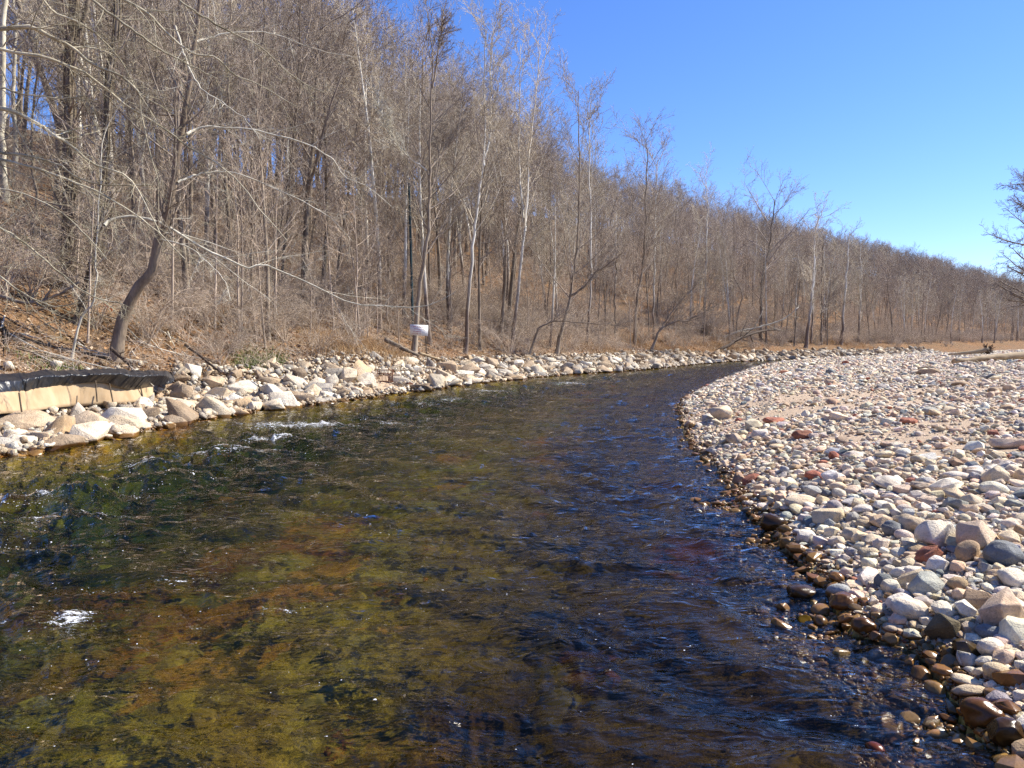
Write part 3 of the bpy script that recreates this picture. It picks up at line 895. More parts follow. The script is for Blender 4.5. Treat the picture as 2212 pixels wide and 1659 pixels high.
for (x0, y0, x1, y1, cn, fl, lab) in rip_heroes:
    p = at_ground((x0 + x1) / 2, y1 - (y1 - y0) * .2)
    half = (x1 - x0) / F * p[1] / 2; hh = (y1 - y0) / F * p[1] / 2
    me = hull_mesh('riprap_boulder', q, M_rock, min(1, max(.4, hh / half * 1.05)), .8, 14, .03, 2)
    o = obj('riprap_boulder', me, None, (p[0], p[1] + .1, max(gz(p[0], p[1] + .1), -.05) + hh * .5))
    o.scale = (half,) * 3
    o.rotation_euler = (q.normal(.1, .12), q.normal(0, .14), q.normal(0, .35))
    o.color = (*RC[cn], 1)
    tag(o, lab, 'boulder')
    rplaced.append((p[0], p[1] + .1, half * .75))

def sample_left(q, n, d0, d1, y0, y1, pexp=1.0):
    """random points between distances d0..d1 behind the left shore"""
    xs, ys = [], []
    seg = LB
    L = np.linalg.norm(np.diff(seg, axis=0), axis=1); mid = (seg[1:] + seg[:-1]) / 2
    dist = np.hypot(mid[:, 0], mid[:, 1])
    wgt = L / np.maximum(dist, 8) ** pexp * ((mid[:, 1] > y0) & (mid[:, 1] < y1))
    k = q.choice(len(L), n, p=wgt / wgt.sum())
    t = q.uniform(0, 1, n); a = seg[k]; b = seg[k + 1]
    p = a + (b - a) * t[:, None]
    nrmv = nrm(np.stack([-(b - a)[:, 1], (b - a)[:, 0]], -1))
    d = q.uniform(d0, d1, n)
    p = p + nrmv * d[:, None]
    return p[:, 0], p[:, 1]

x, y = sample_left(q, 22000, -.25, 4.6, 4, 92, .75)
dl = DL(x, y)
ok = (dl > -.35) & (dl < 2.3 + 2.9 * fbm(x * .5, y * .5, 91)) & (q.uniform(0, 1, len(x)) < 1.15 - .16 * np.maximum(dl, 0))
# bare strip where the fence stands
fp, _, _ = project(np.stack([x, y, ground(x, y)], -1))
ok &= ~((dl > 2.3) & (fp < 372) & (y < 24))
ok &= ~((dl < 2.0) & (fp > 804) & (fp < 902) & (y < 40) & (q.uniform(0, 1, len(x)) < .93))
x, y, dl = x[ok], y[ok], dl[ok]
s = np.clip(np.exp(q.normal(math.log(.12), .62, len(x))), .045, .45) * (1 - .25 * sstep(2.5, 4.5, dl)) * np.where((fp[ok] < 372) & (dl > .8), .68, 1)
o_ = np.argsort(-s + q.uniform(0, .08, len(s))); x, y, dl, s = x[o_], y[o_], dl[o_], s[o_]
kp = darts(q, list(zip(x, y)), s, .60, rplaced)
x, y, dl, s = x[kp], y[kp], dl[kp], s[kp]
z = np.maximum(ground(x, y), -.08) + s * q.uniform(-.05, .32, len(s))
rn = list(RC); ri = q.choice(6, len(x), p=[.22, .20, .24, .20, .12, .02])
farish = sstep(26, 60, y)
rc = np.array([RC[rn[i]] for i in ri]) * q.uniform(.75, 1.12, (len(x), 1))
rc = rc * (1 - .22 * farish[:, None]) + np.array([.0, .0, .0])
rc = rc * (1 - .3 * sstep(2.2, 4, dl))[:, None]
px_, py_, fw_ = project(np.stack([x, y, z], -1))
scr = np.where((px_ > -10) & (px_ < 2222), s / fw_, 0)
top = np.argsort(-scr)[:262]; ist = np.zeros(len(x), bool); ist[top] = True
rshapes = {'blocky': [hull_mesh('riprap_boulder', q, M_rock, q.uniform(.5, .8), q.uniform(.7, .95), int(q.integers(13, 19))) for _ in range(14)],
           'flat': [hull_mesh('riprap_boulder', q, M_rock, q.uniform(.25, .42), q.uniform(.6, .9), int(q.integers(11, 16))) for _ in range(12)],
           'wedge shaped': [hull_mesh('riprap_boulder', q, M_rock, q.uniform(.38, .6), q.uniform(.45, .7), int(q.integers(10, 13))) for _ in range(12)]}
for i in top:
    sh = list(rshapes)[int(q.choice(3, p=[.35, .42, .23]))]
    o = obj('riprap_boulder', rshapes[sh][int(q.integers(len(rshapes[sh])))], None, (x[i], y[i], z[i]))
    o.scale = (s[i] * q.uniform(1, 1.15),) * 3
    o.rotation_euler = (q.normal(0, .38), q.normal(0, .38), q.uniform(0, 6.28))
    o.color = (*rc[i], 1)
    where = 'at the waterline' if dl[i] < .8 else 'amid the bank' if dl[i] < 2.4 else 'atop the bank'
    reach = near_mark(px_[i])
    szw = 'large ' if s[i] > .3 else ''
    t_ = f'{szw}{sh} {RCW[rn[ri[i]]]} boulder {where} {reach}'
    tag(o, t_, 'boulder', t_.replace('boulder', 'boulders', 1))
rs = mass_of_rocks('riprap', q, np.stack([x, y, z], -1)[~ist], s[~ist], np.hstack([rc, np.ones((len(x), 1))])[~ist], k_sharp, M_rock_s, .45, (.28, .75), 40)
tag(rs, 'smaller and farther broken rocks of the armoured far bank', 'rocks', kind='stuff')
x, y = sample_left(q, 15000, -.3, 4.6, 4, 60, 1.0)
fp, _, _ = project(np.stack([x, y, ground(x, y)], -1)); ok = (DL(x, y) < 3.0) | (fp > 372) | (q.uniform(0, 1, len(x)) < .12); x, y = x[ok], y[ok]
s = np.clip(np.exp(q.normal(math.log(.055), .4, len(x))), .025, .13)
z = np.maximum(ground(x, y), -.06) + s * .5 + q.uniform(0, .12, len(x))
rc2 = np.array([RC[rn[i]] for i in q.choice(6, len(x), p=[.3, .27, .2, .15, .07, .01])]) * q.uniform(.6, 1.05, (len(x), 1))
ok = ~((DL(x, y) < 2.1) & (DL(x, y) > .7) & (project(np.stack([x, y, z], -1))[0] > 806) & (project(np.stack([x, y, z], -1))[0] < 858) & (y < 40))
x, y, z, s, rc2 = x[ok], y[ok], z[ok], s[ok], rc2[ok]
rb = mass_of_rocks('rubble', q, np.stack([x, y, z], -1), s, np.hstack([rc2, np.ones((len(x), 1))]), k_chip, M_rock_s, .5, (.4, .9), 16)
tag(rb, 'small broken stone chips filling gaps between bank boulders', 'rubble', kind='stuff')


# ------------------------------------------------------------------ trees
def polyl(q, st, di, ln, ra, nseg, wob, up, endr, gravity=0.0):
    """grow N branches at once"""
    Nn = len(st)
    pts = np.empty((Nn, nseg + 1, 3)); pts[:, 0] = st
    d = di.copy(); st = st.copy()
    wob = wob * .62
    bend = q.normal(0, wob * .35, (Nn, 3))
    for i in range(nseg):
        d = nrm(d + q.normal(0, wob, (Nn, 3)) + bend + np.array([0, 0, up - gravity * i / nseg]))
        st = st + d * (ln / nseg)[:, None]
        pts[:, i + 1] = st
    t = np.linspace(0, 1, nseg + 1)
    rad = ra[:, None] * (1 - (1 - endr) * t)[None]
    return pts, rad

def kids(q, pts, rad, m, t0, t1, ang, angsd, lfac, lshape, rfac, rmin, plen=None):
    Nn, s, _ = pts.shape
    seglen = np.linalg.norm(np.diff(pts, axis=1), axis=-1).sum(1) if plen is None else plen
    t = (np.arange(m)[None] + q.uniform(0, 1, (Nn, m))) / m
    t = t0 + (t1 - t0) * t
    f = t * (s - 1); i = np.minimum(f.astype(int), s - 2); fr = f - i
    rows = np.arange(Nn)[:, None]
    a, b = pts[rows, i], pts[rows, i + 1]
    st = a + (b - a) * fr[..., None]
    pd = nrm(b - a)
    r = rad[rows, i] * (1 - fr) + rad[rows, i + 1] * fr
    rv = q.normal(size=pd.shape)
    perp = nrm(rv - (rv * pd).sum(-1, keepdims=True) * pd)
    an = np.radians(q.normal(ang, angsd, t.shape))[..., None]
    di = np.cos(an) * pd + np.sin(an) * perp
    ln = seglen[:, None] * lfac * (1 - lshape * t) * q.uniform(.6, 1.25, t.shape)
    rr_ = np.maximum(np.minimum(r * .85, r * rfac * q.uniform(.6, 1.1, t.shape)), rmin)
    return st.reshape(-1, 3), di.reshape(-1, 3), ln.ravel(), rr_.ravel()

def branch_levels(q, pts, rad, levels):
    """levels: list of dicts; returns the tube geometry for every level"""
    out = []
    for L in levels:
        st, di, ln, ra = kids(q, pts, rad, L['m'], L.get('t0', .2), L.get('t1', .98), L['ang'], L.get('sd', 12), L['lf'], L.get('ls', .5), L.get('rf', .6), L['rmin'])
        if L.get('keep', 1) < 1:
            k = q.uniform(0, 1, len(st)) < L['keep']; st, di, ln, ra = st[k], di[k], ln[k], ra[k]
        pts, rad = polyl(q, st, di, ln, ra, L.get('seg', 4), L.get('wob', .16), L.get('up', .05), L.get('er', .35), L.get('grav', 0))
        rad[:, -1] *= .4
        out.append((pts, rad, L.get('k', 3)))
    return out

def geom(levels):
    return join([tubes(p, r, k) for p, r, k in levels])

def lev_upright(h, dens=1.0, rmin=.008, depth=4):
    L = [dict(m=int(20 * dens), t0=.30, t1=.98, ang=46, sd=12, lf=.36, ls=.62, rf=.5, rmin=rmin * 2.2, seg=6, wob=.10, up=.10, k=4),
         dict(m=int(8 * dens), t0=.2, ang=42, sd=14, lf=.48, ls=.4, rf=.55, rmin=rmin * 1.4, seg=4, wob=.15, up=.06),
         dict(m=6, t0=.15, ang=42, sd=15, lf=.50, ls=.3, rf=.6, rmin=rmin, seg=3, wob=.18, up=.04),
         dict(m=4, t0=.15, ang=40, sd=15, lf=.55, ls=.2, rf=.7, rmin=rmin * .75, seg=2, wob=.2, up=.03)]
    return L[:depth]

def lev_spread(h, dens=1.0, rmin=.008, depth=4):
    L = [dict(m=int(13 * dens), t0=.34, t1=.99, ang=48, sd=12, lf=.46, ls=.35, rf=.62, rmin=rmin * 2.5, seg=7, wob=.17, up=.12, k=5),
         dict(m=int(8 * dens), t0=.25, ang=44, sd=15, lf=.50, ls=.35, rf=.6, rmin=rmin * 1.6, seg=5, wob=.2, up=.08, k=3),
         dict(m=7, t0=.15, ang=42, sd=16, lf=.46, ls=.3, rf=.6, rmin=rmin, seg=3, wob=.22, up=.06),
         dict(m=4, t0=.15, ang=40, sd=16, lf=.52, ls=.2, rf=.7, rmin=rmin * .75, seg=2, wob=.22, up=.04)]
    return L[:depth]

def proto_tree(seed, kind, h, r, dens, rmin, depth, lean=.0):
    """returns trunk mesh and crown mesh standing on the origin"""
    q = np.random.default_rng(seed)
    ns = 12
    d0 = nrm(np.array([[q.normal(0, .05) + lean, q.normal(0, .05), 1.0]]))
    p, rd = polyl(q, np.array([[0, 0, -.25]]), d0, np.array([h]), np.array([r]), ns, .035 if kind != 'spread' else .07, .03, .10)
    rd[0, 0] *= 1.35; rd[:, -1] = .01
    stems = [(p, rd, 9)]
    if kind == 'fork':
        st = p[:, 4]; dd = nrm(p[:, 5] - p[:, 4] + np.array([[q.choice([-1, 1]) * .35, q.normal(0, .1), 0]]))
        p2, r2 = polyl(q, st, dd, np.array([h * .62]), rd[:, 4] * .75, 8, .04, .10, .1)
        stems.append((p2, r2, 8))
    lv = []
    for p_, r_, _ in stems:
        L = (lev_spread if kind == 'spread' else lev_upright)(h, dens, rmin, depth)
        if p_.shape[1] == 9: L[0]['t0'] = .1
        lv += branch_levels(q, p_, r_, L)
    trunkv, trunkf = geom(stems + [x for x in lv if x[2] >= 4][:0])
    cv, cf = geom(lv)
    return (trunkv, trunkf), (cv, cf)

def make_tree(name, tm, cm, loc, rz, sc, label, group):
    e = empty(name, loc, rz, sc)
    obj('trunk', tm, e); obj('crown', cm, e)
    return tag(e, label, 'tree', group)

PROTO = []   # (species, trunk mesh, crown mesh)
def add_proto(species, seed, kind, h, r, dens, rmin, depth, mt, mc):
    (tv, tf), (cv, cf) = proto_tree(seed, kind, h, r, dens, rmin, depth)
    PROTO.append((species, mesh_from('trunk', tv, tf, mt, True), mesh_from('crown', cv, cf, mc, False)))
for s_ in range(3): add_proto('white barked', 300 + s_, 'fork' if s_ == 1 else 'upright', 18, .17, 1.0, .010, 4, M_syc, M_sycb)
for s_ in range(4): add_proto('spreading', 320 + s_, 'spread', 16, .20, 1.0, .011, 4, M_oak, M_oakb)
for s_ in range(3): add_proto('slender upright', 340 + s_, 'fork' if s_ == 2 else 'upright', 16, .13, .9, .010, 4, M_oak, M_oakb)
# thin pole-like young trees
for s_ in range(3): add_proto('young pole', 360 + s_, 'upright', 9, .055, .7, .007, 3, M_brush, M_brush)

# ---- individual hillside trees, the nearest ones
q = np.random.default_rng(404)
def forest_points(q, n, d0, d1, y0, y1, pexp):
    x, y = sample_left(q, n, d0, d1, y0, y1, pexp)
    dl = DL(x, y)
    return x[dl > d0 * .8], y[dl > d0 * .8], dl[dl > d0 * .8]

x, y, dl = forest_points(q, 9000, 6, 92, -2, 640, .55)
r_ = np.hypot(x, y)
zt = ground(x, y)
px_, py_, fw_ = project(np.stack([x, y, zt], -1))
ok = (px_ > -260) & (px_ < 2330) & (y > 18) & (r_ > 24)
x, y, dl, zt, px_, py_, fw_, r_ = [a[ok] for a in (x, y, dl, zt, px_, py_, fw_, r_)]
kp = darts(q, list(zip(x, y)), np.where(r_ < 120, 2.0, 2.5), .72)
x, y, dl, zt, px_, py_, fw_, r_ = [a[kp] for a in (x, y, dl, zt, px_, py_, fw_, r_)]
# nothing directly on the sight line to the clear patch of sky at the far left
ok = ~((px_ < 110) & (r_ < 60) & (px_ > -40)) & ~((px_ < 135) & (px_ > -60) & (q.uniform(0, 1, len(px_)) < .6))
x, y, dl, zt, px_, py_, fw_, r_ = [a[ok] for a in (x, y, dl, zt, px_, py_, fw_, r_)]
order = np.argsort(r_)
kinds_ = []
for i in range(len(x)):
    u = q.uniform()
    if dl[i] < 22: kinds_.append(q.choice([0, 1, 2, 3, 7, 8, 9, 10, 11, 12], p=[.11, .10, .10, .12, .12, .12, .10, .10, .07, .06]))
    else: kinds_.append(q.choice([0, 3, 4, 5, 6, 7, 8, 9, 10, 11], p=[.09, .15, .15, .15, .14, .10, .10, .08, .02, .02]))
kinds_ = np.array(kinds_)
scal = q.uniform(.68, 1.0, len(x)) * np.where(dl < 25, .8, 1.0) * (1.38 - .54 * sstep(880, 1400, px_))
NTREE = 250
for i in order[:NTREE]:
    sp, tm, cm = PROTO[kinds_[i]]
    where = ('on the low terrace' if dl[i] < 14 else 'halfway up' if dl[i] < 45 else 'high up')
    reach = near_mark(px_[i])
    make_tree('bare_tree', tm, cm, (x[i], y[i], zt[i]), q.uniform(0, 6.28), scal[i],
              f'{sp} bare tree {where} {reach}', f'{sp} bare trees {where} {reach}')
far = order[NTREE:]
xa = q.uniform(.42, .80, 2200); da = q.uniform(95, 420, 2200); xa = xa * da
dra = DR(xa, da); ok = (dra > 36) & (dra < 200)
xa, da = xa[ok], da[ok]
keepn = len(x)
x = np.concatenate([x, xa]); y = np.concatenate([y, da]); zt = np.concatenate([zt, ground(xa, da)])
kinds_ = np.concatenate([kinds_, q.choice([10, 11, 12, 7], len(xa))]); scal = np.concatenate([scal, q.uniform(.3, .75, len(xa))])
far = np.concatenate([far, np.arange(keepn, len(x))])

def gn_scatter(name, pts, rz, sc, kind, sets, label):
    """ONE object: instances of already built visible trees on points"""
    me = bpy.data.meshes.new(name)
    me.vertices.add(len(pts)); me.vertices.foreach_set('co', np.asarray(pts, np.float32).ravel())
    for nm, ty, dat in (('rz', 'FLOAT', rz), ('sc', 'FLOAT', sc), ('kd', 'INT', kind)):
        a = me.attributes.new(nm, ty, 'POINT'); a.data.foreach_set('value', np.asarray(dat, np.int32 if ty == 'INT' else np.float32))
    o = obj(name, me)
    ng = bpy.data.node_groups.new(name, 'GeometryNodeTree')
    ng.interface.new_socket('Geometry', in_out='INPUT', socket_type='NodeSocketGeometry')
    ng.interface.new_socket('Geometry', in_out='OUTPUT', socket_type='NodeSocketGeometry')
    gi = ng.nodes.new('NodeGroupInput'); go = ng.nodes.new('NodeGroupOutput')
    def attr(nm, ty):
        a = ng.nodes.new('GeometryNodeInputNamedAttribute'); a.data_type = ty; a.inputs[0].default_value = nm; return a.outputs[0]
    k = attr('kd', 'INT'); r = attr('rz', 'FLOAT'); s = attr('sc', 'FLOAT')
    cx = ng.nodes.new('ShaderNodeCombineXYZ'); ng.links.new(r, cx.inputs[2])
    cs = ng.nodes.new('ShaderNodeCombineXYZ')
    for i in range(3): ng.links.new(s, cs.inputs[i])
    er = ng.nodes.new('FunctionNodeEulerToRotation'); ng.links.new(cx.outputs[0], er.inputs[0])
    jn = ng.nodes.new('GeometryNodeJoinGeometry')
    for idx, obs in sets.items():
        j2 = ng.nodes.new('GeometryNodeJoinGeometry')
        for ob in obs:
            oi = ng.nodes.new('GeometryNodeObjectInfo'); oi.transform_space = 'ORIGINAL'
            oi.inputs['Object'].default_value = ob; oi.inputs['As Instance'].default_value = True
            ng.links.new(oi.outputs['Geometry'], j2.inputs[0])
        cmpn = ng.nodes.new('FunctionNodeCompare'); cmpn.data_type = 'INT'; cmpn.operation = 'EQUAL'
        ng.links.new(k, cmpn.inputs[2]); cmpn.inputs[3].default_value = idx
        ip = ng.nodes.new('GeometryNodeInstanceOnPoints')
        ng.links.new(gi.outputs[0], ip.inputs['Points']); ng.links.new(cmpn.outputs[0], ip.inputs['Selection'])
        ng.links.new(j2.outputs[0], ip.inputs['Instance'])
        ng.links.new(er.outputs[0], ip.inputs['Rotation']); ng.links.new(cs.outputs[0], ip.inputs['Scale'])
        ng.links.new(ip.outputs[0], jn.inputs[0])
    ng.links.new(jn.outputs[0], go.inputs[0])
    md = o.modifiers.new('scatter', 'NODES'); md.node_group = ng
    return tag(o, label, None, kind='stuff')

def find_children(tm):
    """a placed tree that uses this trunk mesh"""
    for o in C.objects:
        if o.data == tm: return [o] + [c for c in o.parent.children if c != o]
    return None
sets = {}
for k, (sp, tm, cm) in enumerate(PROTO):
    ch = find_children(tm)
    if ch: sets[k] = ch
kf = np.array([k if k in sets else 3 for k in kinds_[far]])
gn_scatter('forest', np.stack([x[far], y[far], zt[far]], -1), q.uniform(0, 6.28, len(far)), scal[far] * 1.02, kf, sets,
           'far bare woodland covering the hillside down the valley')

# ---- brush: multi-stemmed shrubs with arching twigs
def bush_geom(seed, n=16, h=2.4, arch=.5, rmin=.005, spread=.5):
    q = np.random.default_rng(seed)
    st = np.zeros((n, 3)); st[:, :2] = q.normal(0, .14, (n, 2)); st[:, 2] = -.1
    a = q.uniform(0, 6.28, n)
    di = nrm(np.stack([np.cos(a) * spread, np.sin(a) * spread, np.ones(n)], -1))
    ln = q.uniform(.6, 1.2, n) * h
    p, r = polyl(q, st, di, ln, np.full(n, .014) * q.uniform(.6, 1.4, n), 7, .10, .02, .3, arch)
    lv = branch_levels(q, p, r, [dict(m=8, t0=.2, ang=42, sd=16, lf=.42, ls=.35, rf=.6, rmin=rmin, seg=4, wob=.18, up=.0, grav=.3),
                                 dict(m=5, t0=.15, ang=45, sd=18, lf=.45, ls=.2, rf=.7, rmin=rmin * .7, seg=3, wob=.2, up=0, grav=.2)])
    return geom([(p, r, 4)]), geom(lv)
BUSH = []
for s_ in range(5):
    (sv, sf), (tv, tf) = bush_geom(500 + s_, 18, [2.2, 2.8, 1.8, 3.4, 2.4][s_], [.45, .3, .6, .35, .5][s_])
    BUSH.append((mesh_from('stem', sv, sf, M_brush, True), mesh_from('twig_mass', tv, tf, M_brush)))
def make_bush(k, loc, rz, sc, label, group):
    e = empty('shrub', loc, rz, sc)
    obj('stem', BUSH[k][0], e); obj('branches', BUSH[k][1], e)
    return tag(e, label, 'shrub', group)
q = np.random.default_rng(606)
x, y = sample_left(q, 900, 4.2, 12, 12, 110, .8)
dl = DL(x, y); zt = ground(x, y); px_, py_, fw_ = project(np.stack([x, y, zt], -1))
ok = (px_ > 330) & (px_ < 2150) & ~((px_ > 840) & (px_ < 960) & (dl < 7.5) & (y < 40))
x, y, dl, zt, px_ = [a[ok] for a in (x, y, dl, zt, px_)]
kp = darts(q, list(zip(x, y)), np.full(len(x), 1.0), .62)[:150]
for i in kp:
    where = 'edging the rocks' if dl[i] < 6.5 else 'under the trees'
    reach = near_mark(px_[i])
    szw = q.choice(['low', 'tall'])
    make_bush(int(q.integers(5)), (x[i], y[i], zt[i]), q.uniform(0, 6.28), (q.uniform(.5, .68) if szw == 'low' else q.uniform(.78, .98)) * (.8 if dl[i] < 6.5 else 1.1), f'{szw} tan leafless shrub {where} {reach}', f'{szw} tan leafless shrubs {where} {reach}')
bsets = {k: find_children(BUSH[k][0]) for k in range(5)}
bsets = {k: v for k, v in bsets.items() if v}
x, y, dl = forest_points(q, 7000, 6.0, 80, 4, 320, .9)
zt = ground(x, y); px_, py_, fw_ = project(np.stack([x, y, zt], -1))
ok = (px_ > -250) & (px_ < 2300) & (np.hypot(x, y) > 19) & ~((px_ < 140) & (px_ > -60) & (q.uniform(0, 1, len(px_)) < .72))
x, y, zt = x[ok], y[ok], zt[ok]
for j_, k_ in enumerate((10, 11, 12)):
    if k_ in sets: bsets[5 + j_] = sets[k_]
kk = q.choice(list(bsets), len(x), p=np.array([1.25 if b_ < 5 else .55 for b_ in bsets]) / sum(1.25 if b_ < 5 else .55 for b_ in bsets))
gn_scatter('undergrowth', np.stack([x, y, zt], -1), q.uniform(0, 6.28, len(x)), np.where(kk >= 5, q.uniform(.4, 1.0, len(x)), q.uniform(.4, 1.15, len(x))), kk, bsets, 'tangle of leafless brush under the trees on the slope')
# ------------------------------------------------------------------ trees drawn after the photograph, each at its own distance
def hero(name, label, d, stems, mt, mc, levels, seed, r_base=None, group=None, dd=None, cat='tree', vines=0, limbs=(), limb_mat=None, limb_levels=None, ground_it=True, flare=1.5):
    """stems / limbs: lists of (pixel points, width in px at start, width at end[, depth offset at end])"""
    q = np.random.default_rng(seed)
    b = P(stems[0][0][0][0], stems[0][0][0][1], d)
    base = np.array([b[0], b[1], gz(b[0], b[1]) - .05])
    e = empty(name, base)
    def lines(ss, first_ground):
        out = []
        for i, s in enumerate(ss):
            pp = np.array(s[0], float); off0 = s[3] if len(s) > 3 else 0; off1 = s[4] if len(s) > 4 else off0
            dv = d + np.linspace(off0, off1, len(pp))
            w3 = P(pp[:, 0], pp[:, 1], dv)
            if i == 0 and first_ground:
                w3[0, 2] = min(w3[0, 2], base[2] - .1)
            c = catmull(w3, 5) - base
            n = len(c)
            c[1:-1] += q.normal(0, .012, (n - 2, 3)) * (d / 16)
            t = np.linspace(0, 1, n)
            rw = (s[1] + (s[2] - s[1]) * t ** .8) / 2 / F * d
            if i == 0 and first_ground: rw = rw * (1 + (flare - 1) * np.exp(-t * n / 1.8))
            # resample to a common length
            m = 26; ts = np.linspace(0, 1, m)
            c = np.stack([np.interp(ts, t, c[:, j]) for j in range(3)], -1)
            out.append((c[None], np.interp(ts, t, rw)[None]))
        return out
    L = lines(stems, ground_it)
    v, f = geom([(p, r, 12) for p, r in L])
    obj('trunk', mesh_from('trunk', v, f, mt, True), e)
    allb = []
    for (p, r) in L: allb += branch_levels(q, p, r, levels)
    if allb:
        v, f = geom(allb)
        obj('crown', mesh_from('crown', v, f, mc, False), e)
    for i, s in enumerate(limbs):
        (p, r), = lines([s], False)
        v, f = geom([(p, r, 8)])
        lo = obj('limb', mesh_from('limb', v, f, limb_mat or mt, True), e)
        tl = branch_levels(q, p, r, limb_levels or levels)
        if tl:
            v, f = geom(tl)
            obj('twigs', mesh_from('twigs', v, f, limb_mat or mc, False), lo)
    if vines:
        p, r = L[0]
        k = vines
        st, di, ln, ra = kids(q, p, r, k, .02, .95, 60, 30, .10, .2, .1, .012)
        vp, vr = polyl(q, st, di, ln * q.uniform(.5, 1.6, len(ln)), np.full(len(ln), .011), 7, .28, .02, .4, .55)
        # stems that climb along the trunk
        n = 9; idx = np.arange(26)
        cl = []
        for j in range(n):
            a = q.uniform(0, 6.28) + np.cumsum(q.normal(0, .25, 26))
            rr0 = r[0] * 1.05 + .01
            cl.append(p[0] + np.stack([np.cos(a) * rr0, np.sin(a) * rr0, q.normal(0, .05, 26)], -1))
        cl = np.array(cl); cr = np.full((n, 26), .018) * q.uniform(.6, 1.6, (n, 1))
        v2 = branch_levels(q, vp, vr, [dict(m=5, ang=50, lf=.45, rmin=.006, seg=3, wob=.25, up=-.05)])
        v, f = geom([(vp, vr, 3), (cl, cr, 5)] + v2)
        obj('vine', mesh_from('vine', v, f, M_vine, False), e)
    return tag(e, label, cat, group)

UP = lambda dens=1, rm=.008, l=.34: [dict(m=int(22 * dens), t0=.28, t1=.99, ang=38, sd=11, lf=l, ls=.55, rf=.45, rmin=rm * 2, seg=6, wob=.10, up=.10, k=4),
        dict(m=7, t0=.2, ang=40, sd=14, lf=.46, ls=.4, rf=.55, rmin=rm * 1.3, seg=4, wob=.14, up=.06),
        dict(m=5, t0=.15, ang=40, sd=15, lf=.5, ls=.3, rf=.6, rmin=rm, seg=3, wob=.18, up=.04),
        dict(m=4, t0=.15, ang=40, sd=15, lf=.5, ls=.2, rf=.7, rmin=rm * .75, seg=2, wob=.2, up=.03)]
# main bank trees
hero('sycamore_tree', 'white barked tree with two parallel stems rising right of the fork-topped brown tree', D(1004, 5.5),
     [([(1004, 735), (1010, 690), (1016, 603), (1024, 520), (1028, 469), (1036, 410), (1044, 359), (1047, 281), (1046, 190), (1047, 94), (1050, 62)], 9, 1.5),
      ([(1044, 359), (1052, 325), (1058, 281), (1061, 180), (1062, 94), (1068, 55)], 5.5, 1.2, 0, .8)], M_syc, M_sycb, UP(1.2, .008, .36), 901)
hero('sycamore_tree', 'white barked twin stemmed tree whose left stem splits off low with a bare patch', D(1105, 6),
     [([(1105, 735), (1112, 690), (1122, 600), (1131, 518), (1136, 460), (1141, 406), (1141, 344), (1153, 250), (1164, 150), (1168, 94)], 8, 1.3),
      ([(1134, 500), (1128, 437), (1122, 375), (1121, 281), (1123, 190), (1124, 95)], 6, 1.2, 0, 1)], M_syc, M_sycb, UP(1.1, .008, .36), 902)
hero('forked_tree', 'tall brown tree forking into three leaders behind the notice board', D(893, 5),
     [([(893, 745), (899, 690), (905, 640), (916, 560), (925, 500), (927, 430), (928, 370), (930, 290), (934, 190), (932, 120), (928, 50)], 12, 1.5),
      ([(928, 368), (945, 345), (965, 320), (990, 270), (1005, 220)], 5, 1.2, 0, 1.5),
      ([(934, 190), (942, 140), (952, 80), (958, 50)], 5, 1.2, 0, -.8)], M_oak, M_oakb, UP(1.2, .008, .40), 903,
     limbs=[([(920, 369), (905, 355), (880, 338), (858, 310), (838, 282), (820, 235), (812, 200)], 4.5, 1.2, 0, -1)], limb_mat=M_pale)
hero('leaning_tree', 'dark trunked tree leaning right with one long curved limb over the rocks', D(1200, 4.6),
     [([(1200, 757), (1212, 715), (1222, 680), (1231, 640), (1240, 580), (1249, 518), (1251, 420), (1252, 320), (1249, 235), (1250, 195)], 9, 1.2),
      ([(1231, 640), (1262, 620), (1285, 590), (1313, 571), (1345, 545)], 6, 1.5, 0, -1)], M_oak, M_oakb, UP(1.1, .008, .34), 904)
hero('sycamore_tree', 'slim pale stemmed tree just right of the leaning dark trunked one', D(1268, 7),
     [([(1268, 735), (1272, 690), (1276, 600), (1276, 480), (1273, 380), (1275, 280), (1278, 210)], 6, 1.2)], M_syc, M_sycb, UP(1.1, .009, .34), 905)
hero('bank_tree', 'brown tree with a narrow pointed crown, first beyond the pale slim one', D(1370, 7),
     [([(1370, 735), (1376, 650), (1385, 590), (1392, 540), (1394, 430), (1398, 340), (1395, 300)], 7, 1.2)], M_oak, M_oakb, UP(1.2, .01, .36), 906)
hero('sycamore_tree', 'pale tree with horizontal white limbs in the middle of the far bank', D(1412, 8),
     [([(1412, 735), (1412, 640), (1414, 583), (1416, 480), (1419, 400), (1422, 340)], 5, 1.2)], M_syc, M_sycb, UP(1., .009, .32), 907)
hero('sycamore_tree', 'tall pale topped tree standing above the skyline of the hill', D(1518, 11),
     [([(1518, 735), (1522, 660), (1524, 600), (1527, 500), (1528, 430), (1524, 375)], 5, 1.1)], M_syc, M_sycb, UP(.8, .009, .3), 908)
hero('oak_tree', 'broad oak with a dark spreading crown on the far bank', D(1644, 8),
     [([(1644, 738), (1644, 661), (1645, 610), (1652, 570), (1664, 521), (1670, 470), (1672, 430)], 7, 2)], M_oak, M_oakb,
     lev_spread(1, 1, .011), 909)
hero('sycamore_tree', 'white trunked tree with bright limbs, largest on the far bend of the river', D(1740, 5),
     [([(1740, 741), (1748, 690), (1752, 640), (1758, 560), (1762, 500), (1775, 455)], 7, 1.6),
      ([(1752, 741), (1755, 690), (1758, 620), (1762, 560)], 5, 2, 2, 2)], M_syc, M_sycb, UP(.9, .011, .3), 910)
hero('sycamore_tree', 'dark stemmed tree between the two pale ones at the river bend', D(1773, 6.5),
     [([(1773, 740), (1774, 680), (1776, 600), (1778, 510)], 5, 1.4)], M_oak, M_oakb, UP(.9, .011, .3), 911)
